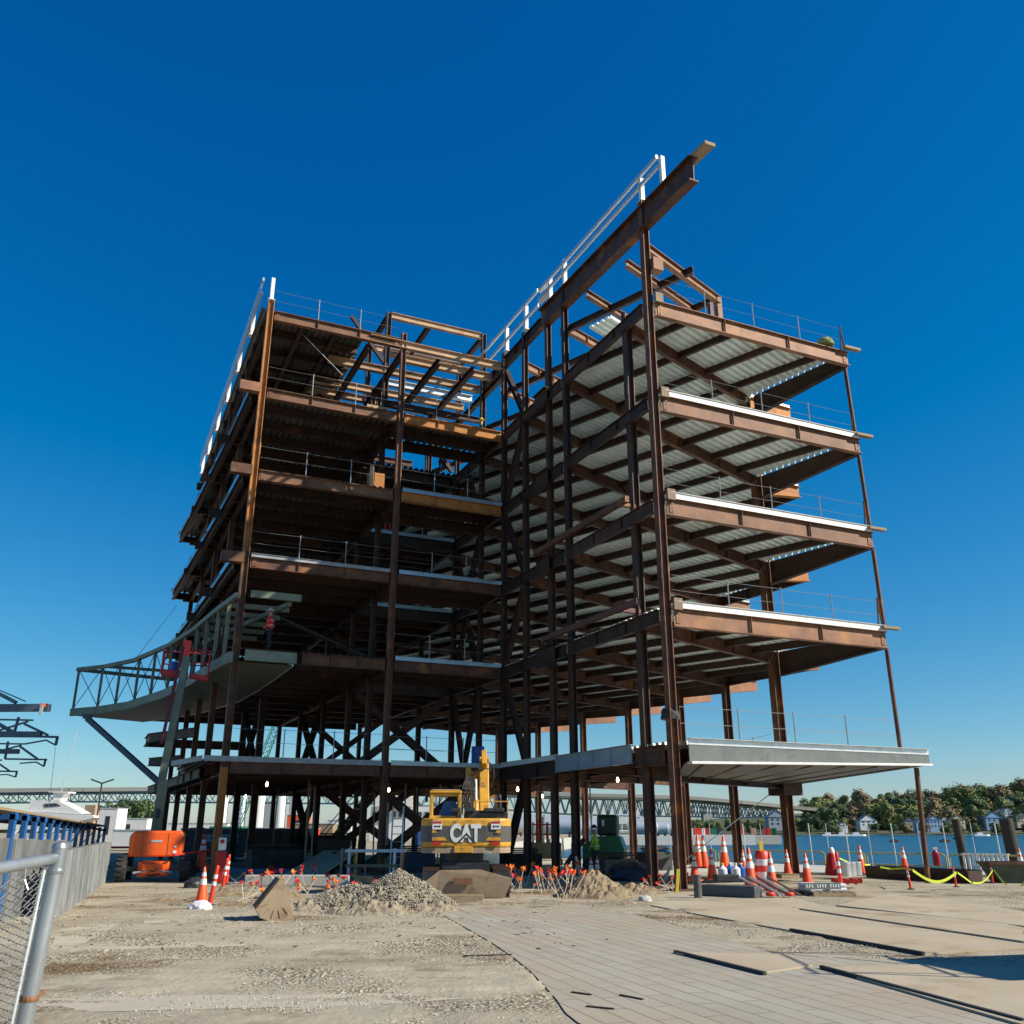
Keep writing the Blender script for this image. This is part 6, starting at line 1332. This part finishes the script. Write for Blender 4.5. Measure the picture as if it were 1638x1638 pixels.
for u, Y, kf, where in place:
    if u < 1235 and kf >= .8: continue
    nm = rt.choices(names, (5, 5.5, 3, 1.6, .9))[0]; w_ = rt.randrange(3); x = (u - CX) / F * Y * 1.06; z = hgt(x, Y)
    if kf == 1.0: t = atY(u, ridge(u) + rt.uniform(-5, 6), Y).z; h_ = max(9, min(30, t - z)) * rt.choice((.7, .9, 1, 1.1))
    elif kf == .36: h_ = rt.uniform(5, 9)
    else: h_ = rt.choice((8, 10, 13, 16, 19)) * rt.uniform(.85, 1.15)
    if u < 1240: h_ = min(h_, max(4, atY(u, 1309, Y).z - z))
    o = dup(TP[nm, w_], (x, Y, z), rt.uniform(0, 6), nm + ' tree ' + where + ' ' + side(u), (h_ * rt.uniform(.95, 1.45), h_ * rt.uniform(.95, 1.45), h_), 'trees on the far wooded shore')
for u in (190, 205, 214, 222, 230):   # low trees beyond the yard
    dup(TP['dark green', u % 3], atY(u, 1326, 260) * 1 - UP * 1, u, 'dark green tree in the low clump beyond the lift', 9, 'low trees beyond the yard')
for o in list(TP.values()):
    for c in list(o.children): bpy.data.objects.remove(c)
    bpy.data.objects.remove(o)
# ---- houses
wins = M['glass']; wallm = {}
def house(u, v, Y, w_, d_, h_, wall, roof, l, rz=0):
    x = (u - CX) / F * Y * 1.06; z = atY(u, v, Y).z; o = thing('house', l, 'house', (x, Y, z), rz, 'houses on the far shore'); o.scale = (.62, .7, .66)
    def gm2(n, c): 
        if n not in wallm: wallm[n] = nmat(n, c, tuple(k * .9 for k in c), .8, 0, .5)
        return wallm[n]
    W_ = {'white': (.80, .79, .75), 'blue': (.26, .40, .58), 'red': (.40, .05, .05), 'cream': (.62, .52, .36), 'grey': (.34, .36, .38), 'teal': (.10, .26, .30)}[wall]; R_ = {'grey': (.16, .16, .17), 'tan': (.34, .24, .16), 'brown': (.16, .09, .06), 'slate': (.20, .24, .30)}[roof]
    mb = MB(); mb.box((0, 0, h_ / 2 - 2), (w_, d_, h_ + 4)); wl = mb.build('wall', gm2('wall_' + wall, W_), o)
    mb = MB(); e = .5; rh = w_ * .32; mb.add([(-w_ / 2 - e, -d_ / 2 - e, h_), (w_ / 2 + e, -d_ / 2 - e, h_), (0, -d_ / 2 - e, h_ + rh), (-w_ / 2 - e, d_ / 2 + e, h_), (w_ / 2 + e, d_ / 2 + e, h_), (0, d_ / 2 + e, h_ + rh)], [(0, 2, 5, 3), (1, 4, 5, 2), (0, 3, 4, 1)]); mb.build('roof', gm2('roof_' + roof, R_), o)
    mb = MB(); mb.add([(-w_ / 2, -d_ / 2 - .02, h_), (w_ / 2, -d_ / 2 - .02, h_), (0, -d_ / 2 - .02, h_ + rh * .94)], [(0, 1, 2)]); mb.build('gable', gm2('wall_' + wall, W_), o)
    for r_ in range(2):
        for c in range(3):
            mb = MB(); mb.box(((c - 1) * w_ * .3, -d_ / 2 - .03, h_ * (.28 + .42 * r_)), (w_ * .12, .1, h_ * .2)); mb.build('window', wins, o)
    mb = MB(); mb.box((w_ * .25, 0, h_ + rh * .8), (.9, .9, rh * .7)); mb.build('chimney', M['rusto'], o)
for a_ in ((1325, 1322, 690, 20, 12, 6, 'white', 'grey', 'white house with a big grey gable roof left of the blue houses'), (1355, 1308, 760, 9, 8, 6, 'red', 'brown', 'small red house on the slope'), (1372, 1300, 790, 12, 8, 4, 'white', 'brown', 'white house above the small red house'),
           (1402, 1328, 672, 13, 10, 8, 'blue', 'slate', 'left blue house of the shore row'), (1420, 1325, 680, 13, 10, 9, 'blue', 'tan', 'tall blue house with a tan roof'), (1436, 1322, 690, 9, 9, 7, 'white', 'tan', 'small white house beside the tall blue house'), (1454, 1320, 685, 14, 10, 6, 'cream', 'tan', 'cream house just left of the slender prop'),
           (1505, 1322, 690, 20, 10, 9, 'blue', 'slate', 'wide blue house right of the slender prop'), (1527, 1312, 700, 9, 9, 10, 'white', 'grey', 'narrow white gabled house behind the slim mooring pile'), (1545, 1318, 695, 13, 9, 8, 'cream', 'tan', 'cream house right of the slim mooring pile'), (1568, 1318, 700, 12, 9, 6, 'white', 'brown', 'white house with a brown roof midway between the piles'),
           (1585, 1318, 690, 13, 9, 9, 'teal', 'slate', 'teal house with a slate roof between the piles'), (1600, 1316, 700, 10, 9, 8, 'white', 'grey', 'white house just left of the thick mooring pile'), (1628, 1320, 690, 12, 9, 10, 'cream', 'brown', 'tall cream house right of the thick mooring pile'), (1650, 1322, 680, 12, 9, 9, 'blue', 'grey', 'blue house at the right edge'),
           (1530, 1290, 800, 11, 9, 6, 'white', 'grey', 'white house high between the trees'), (1475, 1306, 750, 9, 8, 6, 'cream', 'brown', 'small cream house up the slope near the prop'), (1490, 1316, 700, 8, 8, 5, 'grey', 'tan', 'low grey house just right of the slender prop foot'), (1516, 1306, 760, 9, 8, 6, 'cream', 'grey', 'cream house behind the wide blue house'), (1340, 1316, 720, 8, 7, 5, 'cream', 'slate', 'small cream house right of the big white one'), (1386, 1320, 690, 9, 8, 5, 'grey', 'brown', 'low grey house left of the blue pair'), (1575, 1302, 780, 9, 8, 6, 'white', 'tan', 'small white house up the slope between the piles'), (1612, 1298, 790, 9, 8, 6, 'cream', 'grey', 'cream house up the slope above the thick pile'), (1290, 1326, 660, 9, 7, 4, 'white', 'grey', 'low white boat house at the waterline left'), (1640, 1308, 740, 9, 8, 6, 'grey', 'tan', 'grey house up the slope at the right edge'), (1560, 1296, 790, 13, 9, 7, 'grey', 'slate', 'grey house high between the trees'), (1196, 1322, 640, 20, 14, 9, 'grey', 'slate', 'grey block with pale side under the bridge end'), (1212, 1324, 660, 12, 14, 9, 'cream', 'tan', 'cream block beside the grey block under the bridge')):
    house(*a_)
for i, (u, v, Y, s_, l) in enumerate(((1362, 1345, 300, 1, 'left dark mooring float on the water'), (1434, 1344, 300, 1.1, 'middle dark mooring float on the water'), (1454, 1340, 380, 1.4, 'reddish float beyond the middle one'), (1630, 1341, 340, 1.6, 'dark float near the right edge'), (1600, 1336, 600, 4.5, 'long pale boat moored before the right houses'), (1270, 1336, 560, 3, 'small white boat at the far left shore'), (1290, 1337, 560, 3, 'second small white boat at the far shore'), (1310, 1336, 560, 3, 'third small white boat at the far shore'), (1486, 1338, 560, 3, 'small white boat right of the slender prop'))):
    x = (u - CX) / F * Y * 1.06; o = thing('moored_float' if i < 4 else 'small_boat', l, 'float' if i < 4 else 'boat', (x, Y, WZ)); n = 8; mb = MB()
    pts_ = [(-1.5 * s_, -.5 * s_), (1.0 * s_, -.5 * s_), (1.7 * s_, 0), (1.0 * s_, .5 * s_), (-1.5 * s_, .5 * s_)]
    mb.prism(pts_, -.1, .55 * s_ if i < 4 else .32 * s_); mb.build('hull', M['rustd'] if i < 4 else M['white'], o); mb = MB(); mb.box((-.3 * s_, 0, (.7 if i < 4 else .5) * s_), (1.1 * s_, .6 * s_, .35 * s_)); mb.build('cabin', M['dark'] if i < 4 else M['bag'], o)
# unseen box and frame, invented and added at right to shadow the paving
oc = thing('shadow_box', 'unseen box added right of the view to shade the paving', 'cabin', (11.0, 12.25, 0), R(14)); mb = MB(); mb.box((0, 0, 1.4), (3.4, 1.9, 2.6)); mb.build('body', M['navy'], oc, bevel=.03); mb = MB(); mb.box((0, 0, 2.75), (3.6, 2.1, .1)); mb.build('roof', M['galv'], oc); mb = MB(); mb.box((-.6, -.97, 1.1), (.9, .04, 2.0)); mb.build('door', M['greyp'], oc)
fr = thing('shadow_frame', 'unseen open frame added right of the view to shade the paving', 'shadow caster', (0, 0, 0), absolute=True)
for x, y in ((8.6, 11.2), (8.6, 13.4)):
    for e in (0, 1.8): mb = MB(); mb.tube((x + e, y - e * .1, 0), (x + e, y - e * .1, 3.6), .025, 6); mb.build('upright', M['galv'], fr)
for z in (1.2, 2.4, 3.5):
    for y in (11.2, 13.4): mb = MB(); mb.tube((8.6, y, z), (10.4, y - .18, z), .022, 6); mb.build('ledger', M['galv'], fr)
    mb = MB(); mb.tube((8.6, 11.2, z), (8.6, 13.4, z), .022, 6); mb.build('ledger', M['galv'], fr)
mb = MB(); mb.tube((8.6, 11.2, 1.2), (8.6, 13.4, 3.5), .02, 6); mb.build('diagonal', M['galv'], fr)

# ---- clutter under the first deck
stt = thing('stair_flight', 'dark steel stair flight rising to the right under the left wing', 'stair', (0, 0, 0), absolute=True)
p0, p1 = W(-4.6, 26, .1), W(-1.2, 26.5, 3.9)
for e in (0, 1.1): mb = MB(); mb.bar(p0 + B * e, p1 + B * e, .06, .3); mb.build('stringer', M['rustd'], stt)
for i in range(14): mb = MB(); mb.box(p0.lerp(p1, (i + .5) / 14) + B * .55 + UP * .05, (.26, 1.05, .04), TH); mb.build('tread', M['dgalv'], stt)
for e in (0, 1.1): mb = MB(); mb.tube(p0 + B * e + UP * 1.0, p1 + B * e + UP * 1.0, .025, 6); mb.build('handrail', M['dgalv'], stt)
rc = random.Random(31)
for i, (a, b_) in enumerate(((-4.3, 17), (-3.6, 17.2), (-2.9, 17.1), (-6.6, 20), (-6.1, 21), (-2.2, 22), (-7.5, 16), (-1.2, 17.4), (-1.0, 21), (-7, 26), (3.2, 12), (5.5, 15))):
    mb = MB(); mb.tube(W(a, b_, 0), W(a + rc.uniform(-.1, .1), b_, 3.65), .035, 8); mb.box(W(a, b_, .02), (.2, .2, .02), TH)
    tag(mb.build('shoring_post', M['dgalv' if i % 3 else 'wood'], smooth=True), 'thin upright shoring post under the first deck', 'shoring post', 'shoring posts under the first deck')
for i, (a, b_, sx, sy, sz, m, l) in enumerate(((-8.5, 17, 2.2, 1.2, .9, 'darkwood', 'dark timber stack under the left wing near the trailer'), (-6.2, 16.5, 1.4, 1.0, 1.3, 'rustd', 'dark rusty bin behind the plywood ramp'), (-3.2, 15, 1.8, 1, .8, 'navy', 'dark blue crate behind the barricade'), (1.4, 14, 1.6, 1.0, .7, 'darkwood', 'low dark stack between the braced columns'), (3.0, 9, 1.8, .9, .6, 'dark', 'black low box behind the fallen stakes'), (-1.5, 14.5, .9, .9, 1.1, 'tanned', 'tan cabinet behind the digger'), (2.2, 20, 2.4, 1.2, 1.0, 'galv', 'grey bundle of sheets deep under the deck'), (5.6, 10, 1.2, .8, .8, 'black', 'black bin at the foot of the deep right columns'))):
    c = W(a, b_, sz / 2); mb = MB(); mb.box(c, (sx, sy, sz), TH + rc.uniform(-.3, .3))
    for q in range(3): mb.box(c + UP * (sz / 2 + .05 + q * .08), (sx * .9, .12 + .5 * sy * (q % 2), .06), TH + rc.uniform(-.4, .4))
    tag(mb.build('material_stack', M[m], bevel=.02), l, 'stack', 'stacked materials under the first deck')
for i, (u, v, l) in enumerate(((433, 1398, 'orange bucket lamp on the ground behind the concrete blocks'), (1095, 1412, 'small orange pot behind the corner column foot'))):
    c = gz(u, v); mb = MB(); mb.lathe(c, [(.12, 0), (.15, .3), (.155, .32)], 14); tag(mb.build('pot', M['redo'], smooth=True), l, 'pot')

# ---- uneven gravel bed (real relief) left of the paving
def inpoly(x, y, P):
    c = False; j = len(P) - 1
    for i in range(len(P)):
        if (P[i][1] > y) != (P[j][1] > y) and x < (P[j][0] - P[i][0]) * (y - P[i][1]) / (P[j][1] - P[i][1]) + P[i][0]: c = not c
        j = i
    return c
mb = MB(); res = .085; x0, x1, y0, y1 = -12.5, 4.6, 8.6, 25.6
nx = int((x1 - x0) / res); ny = int((y1 - y0) / res); idx = {}
pm = [(p[0], p[1]) for p in pv]
for j in range(ny):
    for i in range(nx):
        x, y = x0 + i * res, y0 + j * res
        n1 = mn.noise(Vector((x * .5, y * .9, 3))); n2 = mn.noise(Vector((x * 2.2, y * 2.6, 5))); n3 = mn.noise(Vector((x * 9, y * 9, 7)))
        z = .004 + .030 * n1 + .016 * n2 + .012 * n3
        for c, amp, ph in ((11.2, .35, .0), (12.9, .35, .0), (15.6, .6, 1.2), (17.1, .6, 1.2), (20.3, .5, 2.1)):
            d = y - (c + amp * math.sin(x * .35 + ph)); z += -.030 * math.exp(-(d / .13) ** 2) + .016 * math.exp(-((abs(d) - .26) / .09) ** 2)
            if abs(d) < .14: z += .008 * math.sin(x * 28)
        e = min(x - x0, x1 - x, y - y0, y1 - y); z -= .05 * max(0, 1 - e / 1.2)
        if inpoly(x, y, pm): z = -.03
        idx[i, j] = len(mb.v); mb.v.append(Vector((x, y, z)))
for j in range(ny - 1):
    for i in range(nx - 1):
        q = [idx[i, j], idx[i + 1, j], idx[i + 1, j + 1], idx[i, j + 1]]
        if max(mb.v[k].z for k in q) > -.004: mb.f.append(q); mb.m.append(0)
tag(mb.build('gravel_bed', M['ground'], smooth=True), kind='structure')
# chips, splinters and scraps lying about
rs2 = random.Random(77)
mb = MB()
for i in range(260):
    p = gz(rs2.uniform(60, 900 if i % 4 else 1600), rs2.uniform(1415, 1520)); mb.box(p + UP * .02, (rs2.uniform(.02, .11), rs2.uniform(.01, .02), .01), rs2.uniform(0, 3), rs2.randrange(2))
tag(mb.build('scraps', [M['darkwood'], M['wood']]), kind='stuff')
for i, (u, v, l_, a_, l) in enumerate(((1010, 1598, .34, -.9, 'dark broken lath on the paving near the lower edge'), (930, 1592, .26, -.7, 'short dark splinter at the left rim of the paving'), (960, 1615, .3, -.5, 'broken dark board in the gap at the lower rim of the paving'), (1395, 1447, 1.2, -.3, 'thin dark lath right of the pallet pile'), (780, 1530, .7, .2, 'small dark scrap on the gravel left of the paving'))):
    mb = MB(); mb.box(gz(u, v) + UP * .02, (l_, .03, .012), a_); tag(mb.build('lath', M['darkwood']), l, 'lath', 'dark broken laths on the ground')
